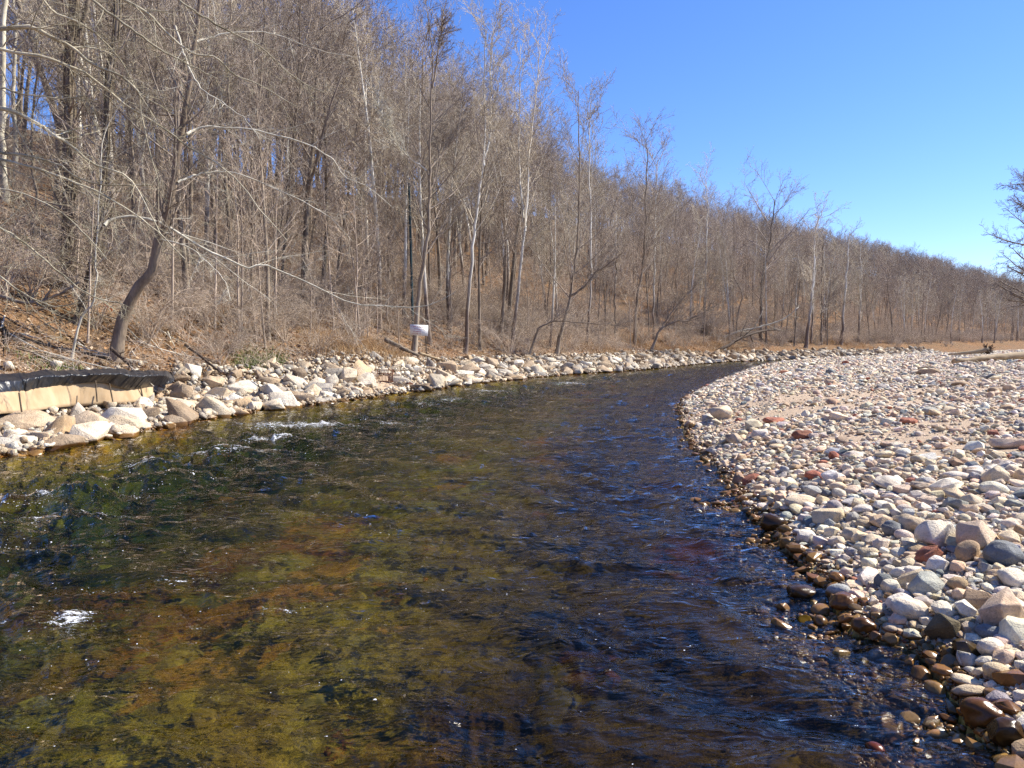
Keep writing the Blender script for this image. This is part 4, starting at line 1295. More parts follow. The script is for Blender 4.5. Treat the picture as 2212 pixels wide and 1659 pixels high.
hero('sycamore_tree', 'tree with a dark foot and pale top near the end of the rock bank', D(1816, 6),
     [([(1816, 740), (1820, 700), (1826, 620), (1832, 560), (1834, 500)], 7, 1.5)], M_syc, M_sycb, UP(.9, .011, .34), 912)
hero('sycamore_tree', 'rightmost of the pale trees at the river bend', D(1856, 8),
     [([(1856, 742), (1857, 690), (1858, 600), (1860, 530)], 5, 1.4)], M_syc, M_sycb, UP(.9, .012, .36), 913)
hero('bank_tree', 'bushy tree leaning from the bank over the far rocks', D(1405, 5),
     [([(1405, 745), (1425, 715), (1455, 697), (1490, 690), (1525, 672), (1550, 655)], 6, 1.2),
      ([(1425, 715), (1440, 690), (1470, 650), (1500, 620)], 4, 1.2, 0, 1)], M_oak, M_oakb, UP(1.2, .008, .4), 914)
hero('bank_tree', 'low arching tree sprawling between the two leaning trunks', D(1143, 5),
     [([(1143, 735), (1160, 716), (1180, 700), (1200, 693), (1250, 697), (1313, 700), (1350, 705)], 5, 1.2)], M_oak, M_oakb, UP(1.2, .007, .25), 915)
for i, (px, top, d, wpx) in enumerate([(845, 420, D(845, 8), 3), (818, 330, D(818, 11), 3.5), (975, 300, D(975, 8), 4), (1085, 330, D(1085, 9), 3.5), (1190, 360, D(1190, 9), 3), (1330, 420, D(1330, 8), 3.5), (1460, 430, D(1460, 9), 3.5), (1590, 480, D(1590, 8), 3.5),
                                (700, 120, D(700, 12), 8), (640, 60, D(640, 16), 7), (770, 200, D(770, 14), 6), (560, 20, D(560, 11), 7)]):
    q = np.random.default_rng(930 + i)
    j = q.normal(0, 6, 5)
    lean = 0 if i < 8 else (738 - top) * .16
    ys = np.linspace(738, top, 6)
    lab = ['thin pale sapling left of the dark green pole', 'straight pale sapling two steps left of the dark green pole', 'slender brown tree between the fork-topped and white twin trees',
           'slender tree between the two white barked trees', 'slim brown tree left of the leaning dark trunk', 'slim tree with fine twigs before the narrow crowned one',
           'thin brown tree by the horizontal limbed pale tree', 'thin tree left of the broad oak', 'stout dark tree slanting right left of the notice board',
           'dark slanting tree beside the stout one on the slope', 'slanting brown tree nearest the notice board', 'slanting tree at the centre of the left slope'][i]
    hero('young_tree' if i < 8 else 'bank_tree', lab, d, [([(px, 738)] + [(px + lean * (k / 5) + j[k - 1], ys[k]) for k in range(1, 6)], wpx, 1.1)], M_brush if i < 2 else M_oak, M_brush if i < 2 else M_oakb,
         UP(1. if i < 8 else 1.3, .008, .30 if i < 8 else .42), 950 + i)

# ---- the near left trees
TW = lambda m=12, l=.22, up=.02: [dict(m=m, t0=.12, t1=.98, ang=42, sd=18, lf=l, ls=.35, rf=.42, rmin=.006, seg=6, wob=.15, up=up, k=4),
      dict(m=6, t0=.15, ang=42, sd=18, lf=.42, ls=.3, rf=.5, rmin=.0042, seg=4, wob=.2, up=up),
      dict(m=5, t0=.1, ang=42, sd=18, lf=.45, ls=.2, rf=.6, rmin=.003, seg=3, wob=.22, up=up)]
hero('leaning_tree', 'smooth grey leaning tree with a hollow foot and long pale limbs over the water', D(247, 5.0),
     [([(247, 752), (262, 700), (281, 649), (308, 612), (331, 580), (341, 524), (352, 500), (360, 484), (376, 380), (390, 297), (404, 220), (416, 141), (424, 80), (430, 20), (438, -60)], 27, 7)],
     M_lean, M_oakb, UP(1.0, .005, .28), 970,
     limbs=[([(225, 487), (240, 474), (280, 468), (330, 475), (362, 490), (406, 518), (453, 543), (500, 562), (532, 580), (559, 571), (594, 578), (656, 606), (700, 628), (747, 651), (810, 660), (888, 664), (940, 655), (985, 630)], 8, 1.5, 0, 3),
            ([(403, 290), (420, 280), (453, 275), (531, 278), (578, 287), (640, 304), (700, 331), (725, 353), (747, 384), (797, 406), (850, 450)], 6.5, 1.5, 0, 2),
            ([(384, 394), (410, 382), (437, 375), (500, 372), (594, 406), (656, 437), (720, 475), (760, 520)], 5, 1.4, 0, 1.5),
            ([(425, 90), (462, 78), (531, 69), (594, 75), (691, 109), (760, 122)], 5.5, 1.4, 0, 2),
            ([(345, 515), (400, 530), (440, 560), (480, 600), (500, 650)], 4, 1.2, 0, -1.5),
            ([(378, 56), (397, 116), (412, 156), (437, 194), (484, 225), (531, 262), (560, 300)], 5.5, 1.5, -1, -1)],
     limb_mat=M_pale, limb_levels=TW(13, .24, .0), flare=1.25)
hero('overhanging_tree', 'tree off the left edge sending long drooping pale boughs across the slope', 15.5,
     [([(-170, 760), (-165, 600), (-150, 400), (-130, 200), (-100, 0), (-80, -150)], 40, 20)], M_oak, M_oakb, [], 971,
     limbs=[([(-140, 300), (-80, 240), (0, 233), (62, 256), (119, 294), (141, 306), (200, 353), (275, 381), (312, 437), (347, 506)], 12.2, 2.5, 0, 1),
            ([(-130, 110), (-60, 70), (0, 62), (69, 58), (109, 81), (150, 97), (203, 141), (250, 159), (294, 191), (303, 212), (308, 270), (328, 344), (345, 400)], 12.2, 2.5, 0, 1.5),
            ([(-140, 60), (-60, 80), (0, 106), (94, 122), (150, 144), (194, 162), (256, 216), (300, 244), (375, 291), (400, 312), (500, 375), (556, 447), (620, 520)], 8.8, 2.3, 0, 2.5),
            ([(120, -60), (197, 0), (281, 59), (344, 106), (400, 135), (470, 170)], 8.1, 2.3, 0, 1.5),
            ([(160, -60), (266, 0), (322, 31), (359, 69), (416, 116), (469, 125), (506, 162), (562, 184), (640, 230)], 8.8, 2.3, 1, 2.5),
            ([(-150, 360), (-60, 335), (0, 331), (62, 337), (125, 356), (175, 387), (240, 400), (330, 400)], 8.1, 2.3, 0, 1),
            ([(-150, 380), (-60, 350), (0, 344), (94, 369), (156, 391), (219, 419), (281, 456), (340, 500), (400, 560)], 8.1, 2.2, 0, 1),
            ([(-150, 500), (-60, 480), (0, 492), (60, 530), (130, 590), (200, 640), (260, 655)], 6.8, 2.2, 0, -.5),
            ([(-150, 560), (-60, 560), (0, 600), (60, 640), (120, 660), (200, 650)], 6.1, 2.2, 0, -.5),
            ([(-140, 180), (-60, 190), (0, 191), (60, 205), (120, 212), (190, 208)], 5.4, 2.2, 0, .5),
            ([(60, -50), (110, 20), (190, 60), (260, 130), (300, 200), (380, 250)], 6.1, 2.2, 0, 1.5),
            ([(330, -60), (400, 10), (480, 60), (560, 100), (640, 170), (700, 200)], 6.8, 2.2, 2, 3.5),
            ([(-150, 420), (-60, 400), (20, 410), (100, 440), (180, 500), (230, 560)], 5.4, 2.2, 0, -.5)],
     limb_mat=M_olive, limb_levels=TW(17, .26, -.02))
hero('vine_covered_tree', 'massive shaggy trunk wrapped in dark vines, left of the leaning tree', D(148, 9.5),
     [([(148, 700), (148, 620), (146, 560), (150, 450), (152, 350), (150, 250), (150, 140), (158, 50), (162, -80)], 26, 16),
      ([(155, 130), (170, 70), (190, 10), (200, -60)], 14, 8, 0, .5)], M_oak, M_oakb, TW(14, .2, .06), 972, vines=420)
hero('vine_covered_tree', 'second vine draped trunk bending between the shaggy one and the leaning tree', D(165, 7.5),
     [([(160, 725), (185, 640), (203, 560), (215, 495), (222, 420), (228, 330), (232, 240), (240, 150), (252, 60), (256, -70)], 15, 11)], M_oak, M_oakb, TW(12, .2, .06), 973, vines=240)
hero('bank_tree', 'thin crooked pale stem in front of the vine draped trunks', D(150, 5.2),
     [([(150, 728), (175, 690), (200, 655), (208, 600), (206, 560), (212, 470), (218, 380), (222, 300), (250, 240), (280, 200)], 5, 1.6)], M_pale, M_pale, TW(12, .2, .03), 974)
hero('sycamore_tree', 'pale trunk at the extreme left edge of the view', D(8, 26),
     [([(8, 395), (6, 330), (5, 240), (6, 120), (10, 0), (14, -90)], 13, 10)], M_pale, M_sycb, TW(10, .2, .06), 975)
hero('sycamore_tree', 'pale forking tree against the patch of sky at the far left', D(32, 40),
     [([(32, 290), (30, 220), (30, 120), (32, 60), (28, -20), (24, -80)], 8, 6),
      ([(31, 75), (42, 35), (50, 0), (60, -60)], 7, 5, 0, 0)], M_pale, M_sycb, TW(10, .2, .06), 976)
for i, (p0, p1, w_, d, lab) in enumerate([((268, 640), (300, 20), 6, 29, 'straight thin trunk behind the leaning tree'), ((330, 560), (346, -40), 5, 30, 'slender trunk right behind the leaning tree'),
        ((60, 560), (100, -40), 7, 31, 'brown trunk left of the shaggy vine covered one'), ((470, 620), (500, -40), 8, 33, 'brown trunk in the middle of the left slope'),
        ((410, 640), (402, 0), 5, 34, 'slim trunk behind the long pale limbs'), ((610, 640), (650, 0), 6, 36, 'slim brown trunk above the green weeds'), ((535, 640), (575, -30), 6, 31, 'thin dark trunk leaning right on the left slope')]):
    q = np.random.default_rng(980 + i)
    xs = np.linspace(p0[0], p1[0], 6) + q.normal(0, 5, 6); ys = np.linspace(p0[1], p1[1], 6)
    hero('slope_tree', lab, d, [(list(zip(xs, ys)), w_, 3)], M_oak, M_oakb, UP(1.1, .0065, .3), 990 + i)
# right edge
hero('shade_tree', 'dense dark tree with drooping boughs at the right edge of the view', 60,
     [([(2240, 738), (2246, 640), (2238, 520), (2236, 430), (2232, 378)], 18, 3)], M_oak, M_oakb,
     [dict(m=40, t0=.12, t1=.99, ang=66, sd=16, lf=.27, ls=.30, rf=.4, rmin=.02, seg=7, wob=.10, up=.03, k=4),
      dict(m=10, t0=.15, ang=42, sd=14, lf=.36, ls=.35, rf=.5, rmin=.014, seg=4, wob=.16, up=.02),
      dict(m=7, t0=.1, ang=42, sd=16, lf=.5, ls=.3, rf=.6, rmin=.011, seg=3, wob=.2, up=.0),
      dict(m=4, t0=.1, ang=42, sd=16, lf=.5, ls=.3, rf=.6, rmin=.009, seg=2, wob=.2, up=.0)], 977)

# ------------------------------------------------------------------ left bank: silt fence and plastic
def strip(name, rows, m, thick, nx=160, ny=16, fold=0., seed=1, sag=0.):
    """a cloth between polylines of world points, rows from top to bottom"""
    q = np.random.default_rng(seed)
    t = np.linspace(0, 1, nx)
    rr = []
    for r in rows:
        r = catmull(r, 6); s = np.concatenate([[0], np.cumsum(np.linalg.norm(np.diff(r, axis=0), axis=1))]); s /= s[-1]
        rr.append(np.stack([np.interp(t, s, r[:, j]) for j in range(3)], -1))
    rr = np.array(rr); nr = len(rr)
    u = np.linspace(0, nr - 1, ny)
    i = np.minimum(u.astype(int), nr - 2); f = (u - i)[:, None, None]
    G = rr[i] * (1 - f) + rr[i + 1] * f
    ln = np.linalg.norm(rr[0, -1] - rr[0, 0])
    S, U = np.meshgrid(t * ln, np.linspace(0, 1, ny))
    w_ = fbm(S * 4.2 - U * 2.0, U * 1.6, seed, 3) + .6 * np.abs(fbm(S * 9 - U * 3.4, U * 1.3, seed + 5, 2) - .5)
    nrm_ = np.array([.35, -.9, .25]); 
    G = G + nrm_ * ((w_ - .55) * fold)[..., None]
    G[..., 2] += ((fbm(S * 1.6, U * 0, seed + 8, 2) - .5) * sag)
    me = mesh_from(name, G.reshape(-1, 3), grid_faces(ny, nx, False), m, True)
    o = obj(name, me)
    so_ = o.modifiers.new('thickness', 'SOLIDIFY'); so_.thickness = thick; so_.offset = -1
    return o
M_plastic = plain_mat('black plastic sheet', (.012, .013, .016), (.030, .031, .036), 8, .33, .6, .03, spec=.55)
M_fabric = plain_mat('tan silt cloth', (.34, .235, .13), (.50, .37, .23), 3.5, .9, .4, .02, stretch=(1, 1, .4))
def row(pp, dz0, dz1):
    n = len(pp); return [P(a, b, d_) for (a, b), d_ in zip(pp, np.linspace(dz0, dz1, n))]
top_ = row([(-190, 828), (-90, 818), (28, 809), (112, 803), (216, 800), (300, 801), (356, 803), (376, 812)], 13.6, 21.2)
mid_ = row([(-190, 850), (-90, 836), (20, 826), (112, 814), (216, 811), (300, 813), (350, 812), (377, 818)], 12.88, 20.5)
low_ = row([(-190, 890), (-90, 872), (0, 859), (56, 852), (131, 835), (216, 830), (281, 841), (328, 835), (376, 826)], 12.7, 20.3)
fab0 = row([(-190, 876), (-90, 858), (0, 848), (56, 842), (131, 826), (216, 822), (281, 831), (330, 828)], 12.60, 19.5)
fab1 = row([(-190, 930), (-90, 908), (0, 894), (56, 890), (131, 880), (187, 876), (281, 870), (330, 856)], 12.32, 19.25)
o = strip('silt_fence', [fab0, fab1], M_fabric, .012, 150, 8, .07, 3)
tag(o, 'tan silt fence cloth standing under the black plastic behind the rocks', 'fence')
M_stake = plain_mat('weathered wooden stake', (.06, .045, .03), (.16, .12, .08), 9, .9)
for (a, b, a2, b2, d_) in [(41, 848, 47, 890, 14.3), (206, 822, 210, 868, 17.1), (236, 828, 244, 868, 17.6), (303, 832, 309, 862, 18.85), (-80, 858, -76, 905, 12.85)]:
    p0, p1 = P(a, b, d_ - .1), P(a2, b2, d_ - .1)
    v, f = tubes(np.array([[p0, (p0 + p1) / 2, p1]]) , np.array([[.018, .018, .018]]), 4)
    obj('stake', mesh_from('stake', v, f, M_stake), o)
o = strip('plastic_sheet', [top_, mid_, low_], M_plastic, .006, 300, 30, .24, 9, .10)
tag(o, 'wrinkled glossy black plastic sheet draped over the silt fence', 'plastic sheet')

def stick(name, pts, r0, r1, m, label, cat, k=8, seed=0, twig=0, group=None):
    q = np.random.default_rng(seed + 31)
    c = catmull(np.array(pts), 6); t = np.linspace(0, 1, len(c))
    c[1:-1] += q.normal(0, r0 * .15, (len(c) - 2, 3))
    base = c[0].copy(); c = c - base
    rd = r0 + (r1 - r0) * t
    rd = rd * (1 + .06 * np.sin(t * 17 + seed))
    v, f = tubes(c[None], rd[None], k)
    ends = np.array([[i for i in range(k)][::-1], [len(v) - k + i for i in range(k)]])
    me = mesh_from(name, v, [f, ends], m, False)
    me.polygons.foreach_set('use_smooth', np.array([True] * len(f) + [False] * 2))
    o = obj(name, me, None, tuple(base))
    if twig:
        L = branch_levels(q, c[None], rd[None], [dict(m=twig, ang=45, lf=.3, rmin=.008, seg=4, wob=.15, up=.05), dict(m=4, ang=45, lf=.4, rmin=.005, seg=3, wob=.2, up=.03)])
        v, f = geom(L); obj('twigs', mesh_from('twigs', v, f, m), o)
    return tag(o, label, cat, group)
M_log = plain_mat('weathered log', (.20, .145, .085), (.42, .32, .20), 5, .85, .5, .02, stretch=(.3, 1, 1))
M_drift = plain_mat('pale driftwood', (.42, .36, .28), (.66, .60, .50), 6, .85, .4, .01)
M_dark = plain_mat('dark rotten wood', (.035, .025, .018), (.10, .07, .05), 6, .9, .6, .03)
def G(px, d):
    p = P(px, 740, d); return np.array([p[0], p[1], gz(p[0], p[1])])
def bar_z(px, d):
    p = P(px, 740, d); return gz(p[0], p[1])
def on_bar(px, d, up): 
    p = P(px, 740, d); return np.array([p[0], p[1], gz(p[0], p[1]) + up])
stick('fallen_log', [on_bar(2061, 30, .13), on_bar(2140, 30.8, .17), on_bar(2250, 32, .26)], .085, .16, M_log, 'long smooth brown log lying across the far right of the gravel bar', 'log', 12, 1)
lg = stick('fallen_log', [on_bar(2050, 43, .10), on_bar(2100, 43, .20), on_bar(2135, 43, .34)], .06, .16, M_log, 'shorter log with an upturned dark root ball behind the long brown log', 'log', 10, 2)
q = np.random.default_rng(77)
c = on_bar(2133, 43, .30)
st = np.repeat(c[None], 40, 0); di = nrm(q.normal(size=(40, 3)) + [.8, 0, .2])
p_, r_r = polyl(q, st, di, q.uniform(.2, .5, 40), q.uniform(.02, .06, 40), 5, .25, 0, .3)
v, f = tubes(p_ - np.array(lg.location), r_r, 5)
obj('root_ball', mesh_from('root_ball', v, f, M_dark), lg)
stick('driftwood', [on_bar(2062, 19, .10), on_bar(2092, 18.3, .13), on_bar(2112, 18, .12)], .02, .012, M_drift, 'thin pale driftwood stick on the stones below the logs', 'stick', 6, 3)
stick('driftwood', [on_bar(1976, 26, .06), on_bar(2000, 26.2, .08), on_bar(2020, 26.6, .06)], .03, .02, M_dark, 'dark half buried stick at the back of the bar', 'stick', 6, 4)
# dry weed on the bar
p0 = at_ground(1652, 896)
e = empty('dead_weed', (p0[0], p0[1], gz(p0[0], p0[1])))
q = np.random.default_rng(5); n = 9
st = np.zeros((n, 3)); di = nrm(np.stack([q.normal(.15, .35, n), q.normal(0, .3, n), np.ones(n)], -1))
pp, rr_ = polyl(q, st, di, q.uniform(.25, .62, n), np.full(n, .006), 6, .1, 0, .5)
v, f = geom([(pp, rr_, 4)] + branch_levels(q, pp, rr_, [dict(m=5, t0=.4, ang=40, lf=.25, rmin=.003, seg=3, wob=.2, up=.05)]))
obj('stem', mesh_from('stem', v, f, M_drift), e); tag(e, 'dead straw coloured weed sticking up from the cobbles near the shore', 'weed')

# logs and sticks on the left bank
stick('fallen_log', [P(832, 733, D(832, 5)), P(870, 752, D(870, 4.2)), P(905, 768, D(905, 3.8))], .11, .07, M_oak, 'grey brown log sloping down below the notice board', 'log', 9, 5, 4)
stick('fallen_log', [P(905, 762, D(905, 3.4)), P(935, 772, D(935, 3.2)), P(958, 778, D(958, 3.)) ], .07, .04, M_log, 'thin broken log crossing the post of the notice board', 'log', 8, 6, 5)
stick('fallen_log', [P(60, 480, 33), P(90, 505, 32.5), P(130, 535, 32)], .15, .12, M_log, 'rust brown log lying on the slope at the left', 'log', 9, 7)
stick('fallen_branch', [P(400, 745, D(400, 5)), P(440, 775, D(440, 4)), P(478, 806, D(478, 3))], .045, .03, M_dark, 'dark dead branch running down to the rocks past the plastic', 'branch', 7, 8, 3)
stick('fallen_branch', [P(240, 752, D(240, 4.6)), P(262, 772, D(262, 4.1)), P(285, 792, D(285, 3.6))], .05, .05, M_dark, 'short dark root above the middle of the plastic', 'root', 7, 9, 4)
stick('fallen_branch', [P(282, 792, D(282, 3.4)), P(306, 812, D(306, 2.7)), P(332, 834, D(332, 2.2))], .015, .012, M_drift, 'thin pale stick lying across the black plastic', 'stick', 6, 10)
stick('fallen_log', [G(1548, D(1555, 4)), P(1620, 722, D(1620, 5)), P(1680, 710, D(1680, 6))], .16, .08, M_dark, 'dark fallen trunk leaning on the far bank', 'log', 8, 11, 8)
stick('fallen_branch', [G(1562, D(1580, 8)), P(1590, 718, D(1580, 8)), P(1640, 706, D(1580, 8)), P(1690, 690, D(1580, 8)), P(1725, 664, D(1580, 8))], .12, .03, M_pale, 'pale bare bough stretching up from the far bank', 'branch', 8, 12, 8)
stick('fallen_branch', [P(0, 640, 21), P(60, 655, 20.6), P(120, 640, 20.4), P(170, 610, 20.4)], .06, .03, M_oak, 'dark fallen branch in the brush at the left edge', 'branch', 7, 13, 12)
for i in range(34):
    q = np.random.default_rng(1200 + i)
    px = q.uniform(-20, 640); py = q.uniform(650, 780)
    g = at_ground(px, py); a = q.uniform(-1.2, .6); L_ = q.uniform(.5, 2.2)
    pts = []
    for t in (0, .5, 1):
        X_, Y_ = g[0] + math.cos(a) * L_ * t, g[1] + math.sin(a) * L_ * t
        pts.append((X_, Y_, gz(X_, Y_) + .04 + .05 * q.uniform() + .1 * t))
    stick('dead_stick', pts, .026, .012, [M_pale, M_oak, M_drift][i % 3], f'dead {["pale", "dark", "bleached"][i % 3]} stick in the leaf litter {near_mark(px)}', 'stick', 5, i, 3, f'dead {["pale", "dark", "bleached"][i % 3]} sticks in the leaf litter {near_mark(px)}')

# ribbon
p0, p1, p2 = P(226, 657, 21), P(234, 663, 21), P(243, 671, 21)
c = np.array([p0, (p0 + p1) / 2 + [0, 0, .02], p1, (p1 + p2) / 2 + [0, .0, .015], p2])
v = np.concatenate([c + [0, 0, .022], c - [0.01, 0, .024]])
f = np.array([[i, i + 1, i + 6, i + 5] for i in range(4)])
rb_ = obj('marker_ribbon', mesh_from('marker_ribbon', v, f, plain_mat('orange flagging', (.75, .13, .02), (.9, .2, .04), 6, .6)))
m_ = rb_.modifiers.new('thickness', 'SOLIDIFY'); m_.thickness = .003
tag(rb_, 'bright orange flagging ribbon caught on the bank beside the leaning tree', 'ribbon')

# notice board
SD = D(923, 3.2)
M_white = plain_mat('white painted board', (.72, .72, .72), (.80, .80, .80), 4, .6, .05)
M_red = plain_mat('faded red paint', (.42, .03, .07), (.52, .10, .14), 8, .8)
M_post = plain_mat('dark metal post', (.03, .03, .03), (.07, .06, .05), 8, .6)
cc = np.array([P(885.5, 723.6, SD), P(924.4, 725.8, SD + .1), P(924, 702.7, SD + .1), P(886, 700.4, SD)])
ux = nrm(cc[1] - cc[0]); uz = nrm(cc[3] - cc[0]); un = np.cross(ux, uz)
org = cc[0]; bw = np.linalg.norm(cc[1] - cc[0]); bh = np.linalg.norm(cc[3] - cc[0])
post_b = P(923.5, 783, SD + .3); post_b[2] = gz(post_b[0], post_b[1])
e = empty('notice_board', tuple(post_b)); pb = post_b
def boxv(o0, ax, az, an, w_, h_, t_):
    v = [o0 + ax * (w_ * a) + az * (h_ * b_) + an * (t_ * c_) for c_ in (0, 1) for b_ in (0, 1) for a in (0, 1)]
    f = [(0, 1, 3, 2), (4, 6, 7, 5), (0, 4, 5, 1), (2, 3, 7, 6), (0, 2, 6, 4), (1, 5, 7, 3)]
    return np.array(v), np.array(f)
v, f = boxv(org, ux, uz, -un, bw, bh, .02)
pn = obj('panel', mesh_from('panel', v - pb, f, M_white), e)
q = np.random.default_rng(66)
segs = []
for ln_, (yy, x0_, x1_, hh_) in enumerate([(.80, .08, .60, .15), (.58, .22, .66, .12), (.36, .20, .62, .13), (.14, .12, .60, .11), (.78, .68, .88, .08), (.56, .72, .9, .07)]):
    xx = x0_
    while xx < x1_:
        wch = q.uniform(.035, .06)
        n_ = int(q.integers(3, 5)); ps = []
        for k in range(n_):
            ps.append(org + ux * bw * (xx + wch * q.uniform(0, 1)) + uz * bh * (yy + hh_ * q.uniform(-.5, .5)) + un * .004)
        segs.append(np.array(ps)); xx += wch + .022
vs = []
for s_ in segs:
    t = np.linspace(0, 1, 5); s0 = np.linspace(0, 1, len(s_))
    vs.append(np.stack([np.interp(t, s0, s_[:, j]) for j in range(3)], -1))
v, f = tubes(np.array(vs) - pb, np.full((len(vs), 5), .0125), 4)
obj('lettering', mesh_from('lettering', v, f, M_red), pn)
tp = P(917, 706, SD + .14)
v, f = tubes(np.array([[post_b, (post_b + tp) / 2, tp]]) - pb + np.array([0, .03, 0]), np.array([[.02, .02, .02]]), 6)
obj('post', mesh_from('post', v, f, M_post), e)
tag(e, 'small white notice board with faded red hand lettering on a thin post', 'sign')

# dark green pole
pb_ = P(892, 700, D(892, 8)); pb_[2] = gz(pb_[0], pb_[1]); tp = P(883.5, 397, D(892, 8))
e = empty('utility_pole', tuple(pb_))
M_pole = plain_mat('dark blue green coated steel', (.010, .035, .045), (.025, .06, .07), 3, .45, .1)
v, f = tubes(np.array([[pb_ - [0, 0, .2], pb_ * .5 + tp * .5, tp]]) - pb_, np.array([[.075, .068, .06]]), 12)
obj('shaft', mesh_from('shaft', v, f, M_pole, True), e)
v, f = tubes(np.array([[tp - [0, 0, .01], tp + [0, 0, .05], tp + [0, 0, .07]]]) - pb_, np.array([[.055, .055, .01]]), 12)
obj('cap', mesh_from('cap', v, f, M_pole, True), e)
tag(e, 'slim dark blue green pole standing in the brush above the notice board', 'pole')

# rusty grate
M_rust = plain_mat('rusted iron', (.055, .018, .010), (.17, .06, .028), 14, .9, .6, .01)
g0 = P(813, 833, D(813, 1.6)); g0[2] = max(g0[2], gz(g0[0], g0[1])) + .04
ax_, az_ = nrm(np.array([1., .25, -.03])), nrm(np.array([.05, .12, 1.])); an_ = np.cross(ax_, az_)
e = empty('metal_grate', tuple(g0)); Wd, Hd, Dp = .60, .46, .32
fr_ = []
for (a, b, wv_, hv_) in [(0, 0, Wd, .035), (0, Hd - .035, Wd, .035), (0, .035, .035, Hd - .07), (Wd - .035, .035, .035, Hd - .07), (.036, Hd * .62, Wd - .072, .03)]:
    fr_.append(boxv(ax_ * a + az_ * b, ax_, az_, -an_, wv_, hv_, .04))
v, f = join(fr_); obj('frame', mesh_from('frame', v, f, M_rust), e)
bars = []
for k in range(10):
    x_ = .06 + k * (Wd - .12) / 9.3
    bars.append(boxv(ax_ * x_ + az_ * .036 - an_ * .01, ax_, az_, -an_, .022, Hd * .62 - .038, .02))
    bars.append(boxv(ax_ * x_ + az_ * (Hd * .62 + .032) - an_ * .01, ax_, az_, -an_, .022, Hd * .38 - .07, .02))
v, f = join(bars); obj('bars', mesh_from('bars', v, f, M_rust), e)
sd_ = []
for (a, b, wv_, hv_) in [(Wd + .002, 0, .03, .03), (Wd + .002, Hd - .035, .03, .03)]:
    sd_.append(boxv(ax_ * a + az_ * b, ax_, az_, -an_, wv_, hv_, Dp))
sd_.append(boxv(ax_ * (Wd + .002) - an_ * (Dp + .002), ax_, az_, -an_, .03, Hd, .03))
v, f = join(sd_); obj('side_rail', mesh_from('side_rail', v, f, M_rust), e)
tag(e, 'rusty iron grate half sunk among the bank boulders', 'grate')
q = np.random.default_rng(9)
p0 = P(885, 838, D(885, .6))
me = hull_mesh('rusted_block', q, M_rust, .75, .8)
o = obj('rusty_drum', me, None, (p0[0], p0[1], max(p0[2], .12))); o.scale = (.22,) * 3; o.rotation_euler = (.3, .2, .5)
tag(o, 'crushed dark rusty drum beside the water right of the grate', 'scrap metal')
for i, (a, b, a2, b2) in enumerate([(812, 838, 850, 826), (830, 846, 882, 830), (820, 850, 845, 838), (845, 842, 868, 812), (810, 845, 812, 800)]):
    stick('flood_debris', [P(a, b, D(830, 1.2)), P((a + a2) / 2, (b + b2) / 2 + 2, D(830, 1.1)), P(a2, b2, D(830, 1.2))], .016, .01, M_oak if i % 2 else M_brush, 'washed up stick tangled in front of the rusty grate', 'stick', 5, 20 + i, 5, 'washed up sticks at the grate')

# ------------------------------------------------------------------ leaves, grass and weeds
def leaf_cards(name, q, pos, size, cols, m, up=.6, curl=.35):
    n = len(pos)
    a = q.uniform(0, 6.28, n)
    nn = nrm(np.stack([q.normal(0, up, n), q.normal(0, up, n), np.ones(n)], -1))
    u = nrm(np.cross(nn, np.stack([np.cos(a), np.sin(a), np.zeros(n)], -1))); w_ = np.cross(nn, u)
    s = size[:, None]
    c = q.uniform(0, curl, n)[:, None]
    V = np.stack([pos - u * s, pos - w_ * s * .55 + nn * s * c, pos + u * s * 1.05 + nn * s * c * .5, pos + w_ * s * .55 + nn * s * c], 1)
    Fq = np.arange(n * 4).reshape(n, 4)
    tri = np.concatenate([Fq[:, [0, 1, 2]], Fq[:, [0, 2, 3]]])
    return obj(name, mesh_from(name, V.reshape(-1, 3), tri, m, False, np.repeat(np.hstack([cols, np.ones((n, 1))]), 4, 0)))
M_leaf = attr_mat('fallen leaves', .75, .2)
q = np.random.default_rng(808)
x, y = sample_left(q, 70000, 2.6, 30, 8, 70, 1.7)
dl = DL(x, y); fp, _, _ = project(np.stack([x, y, ground(x, y)], -1))
ok = (fp > -120) & (fp < 2250) & (np.hypot(x, y) < 70) & (dl > 2.6 + 1.6 * (fp > 380))
x, y = x[ok], y[ok]; r_ = np.hypot(x, y)
z = ground(x, y) + q.uniform(.005, .05, len(x))
lc = np.array([(.40, .27, .16), (.28, .18, .105), (.52, .40, .27), (.17, .11, .07), (.38, .21, .10)])[q.choice(5, len(x), p=[.3, .25, .2, .15, .1])] * q.uniform(.7, 1.15, (len(x), 1))
o = leaf_cards('leaf_litter', q, np.stack([x, y, z], -1), q.uniform(.035, .085, len(x)) * (1 + .5 * sstep(20, 50, r_)), lc, M_leaf)
tag(o, 'brown fallen leaves covering the bank and slope', 'leaves', kind='stuff')

def blades(name, q, pos, h, cols, m, wid=.006, lean=.5, droop=.5):
    n = len(pos); a = q.uniform(0, 6.28, n); l = np.abs(q.normal(0, lean, n))
    d0 = nrm(np.stack([np.cos(a) * l, np.sin(a) * l, np.ones(n)], -1))
    d1 = nrm(d0 + np.stack([np.cos(a), np.sin(a), np.full(n, -.6)], -1) * (droop * q.uniform(.3, 1.2, n))[:, None])
    s = np.stack([-np.sin(a), np.cos(a), np.zeros(n)], -1) * wid * q.uniform(.6, 1.4, n)[:, None]
    m1 = pos + d0 * h[:, None] * .55; m2 = m1 + d1 * h[:, None] * .5
    V = np.stack([pos - s, pos + s, m1 + s * .7, m1 - s * .7, m2], 1)
    b = np.arange(n)[:, None] * 5
    return obj(name, mesh_from(name, V.reshape(-1, 3), [b + np.array([[0, 1, 2, 3]]), b + np.array([[3, 2, 4]])], m, False, np.repeat(np.hstack([cols, np.ones((n, 1))]), 5, 0)))
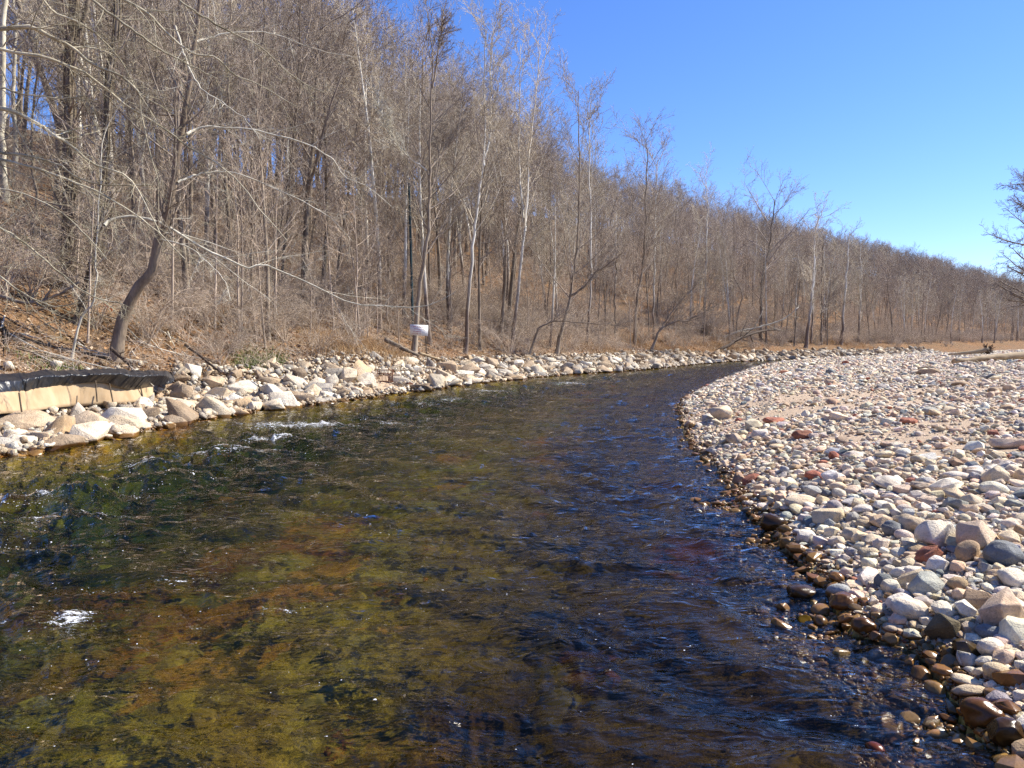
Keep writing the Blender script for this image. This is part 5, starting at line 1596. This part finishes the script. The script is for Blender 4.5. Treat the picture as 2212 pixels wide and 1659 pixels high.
def patch(q, cx, cy_, sx, sy, n, d):
    """random ground points inside an oval seen at (cx, cy)"""
    px = q.normal(cx, sx, n); dd = q.normal(d, sy, n)
    p = P(px, np.full(n, cy_), dd); p[:, 2] = ground(p[:, 0], p[:, 1]); return p
M_gr = attr_mat('grass blades', .7, .2)
p = np.vstack([patch(q, 810, 760, 34, 1.3, 9000, D(810, 5.2)), patch(q, 730, 760, 34, 1.3, 5000, D(730, 5.5)), patch(q, 1420, 745, 50, 1.5, 4000, D(1420, 5.5)), patch(q, 1290, 745, 40, 1.5, 4000, D(1290, 5.5)), patch(q, 1540, 740, 40, 2, 4000, D(1540, 6)), patch(q, 1780, 740, 60, 2, 5000, D(1780, 8))])
cg = np.array([(.50, .30, .13), (.42, .27, .14), (.58, .42, .24)])[q.choice(3, len(p))] * q.uniform(.7, 1.1, (len(p), 1))
tag(blades('dry_grass', q, p, q.uniform(.25, .6, len(p)) , cg, M_gr, .006, .5, .6), 'orange brown dry grass on the bank by the notice board', 'grass', kind='stuff')
p = np.vstack([patch(q, 545, 740, 24, .8, 1900, D(545, 5)), patch(q, 600, 750, 16, .6, 1000, D(600, 4.8)), patch(q, 120, 790, 50, .4, 450, D(120, 4.6))])
cg = np.array([(.15, .19, .05), (.21, .24, .08), (.11, .14, .04)])[q.choice(3, len(p))] * q.uniform(.7, 1.1, (len(p), 1))
tag(blades('green_weeds', q, p, q.uniform(.06, .2, len(p)), cg, M_gr, .012, .7, .5), 'low green weeds among the dead stems on the bank', 'weeds', kind='stuff')
# fine dead stems and fallen twigs over the whole near bank
q = np.random.default_rng(909)
x, y = sample_left(q, 22000, 3.0, 15, 9, 75, 1.3)
dl = DL(x, y); fp, _, _ = project(np.stack([x, y, ground(x, y)], -1))
ok = (fp > -100) & (fp < 2100) & (dl > 3.0 + 1.2 * (fp > 380)) & ((fp > 520) | (q.uniform(0, 1, len(x)) < .45)); x, y, dl = x[ok], y[ok], dl[ok]
st = np.stack([x, y, ground(x, y)], -1); n = len(x)
low = q.uniform(0, 1, n) < .35
di = nrm(np.stack([q.normal(0, .9, n), q.normal(0, .9, n), np.where(low, .12, 1.1)], -1))
pp, rr_ = polyl(q, st, di, q.uniform(.3, 1.25, n), q.uniform(.003, .0075, n), 6, .14, .0, .4, .45)
lv = branch_levels(q, pp, rr_, [dict(m=3, t0=.3, ang=45, lf=.4, rmin=.003, seg=3, wob=.2, up=0, grav=.2)])
v, f = geom([(pp, rr_, 3)] + lv)
tag(obj('dead_stems', mesh_from('dead_stems', v, f, M_brush)), 'matted dead stems and fallen twigs along the top of the bank', 'stems', kind='stuff')
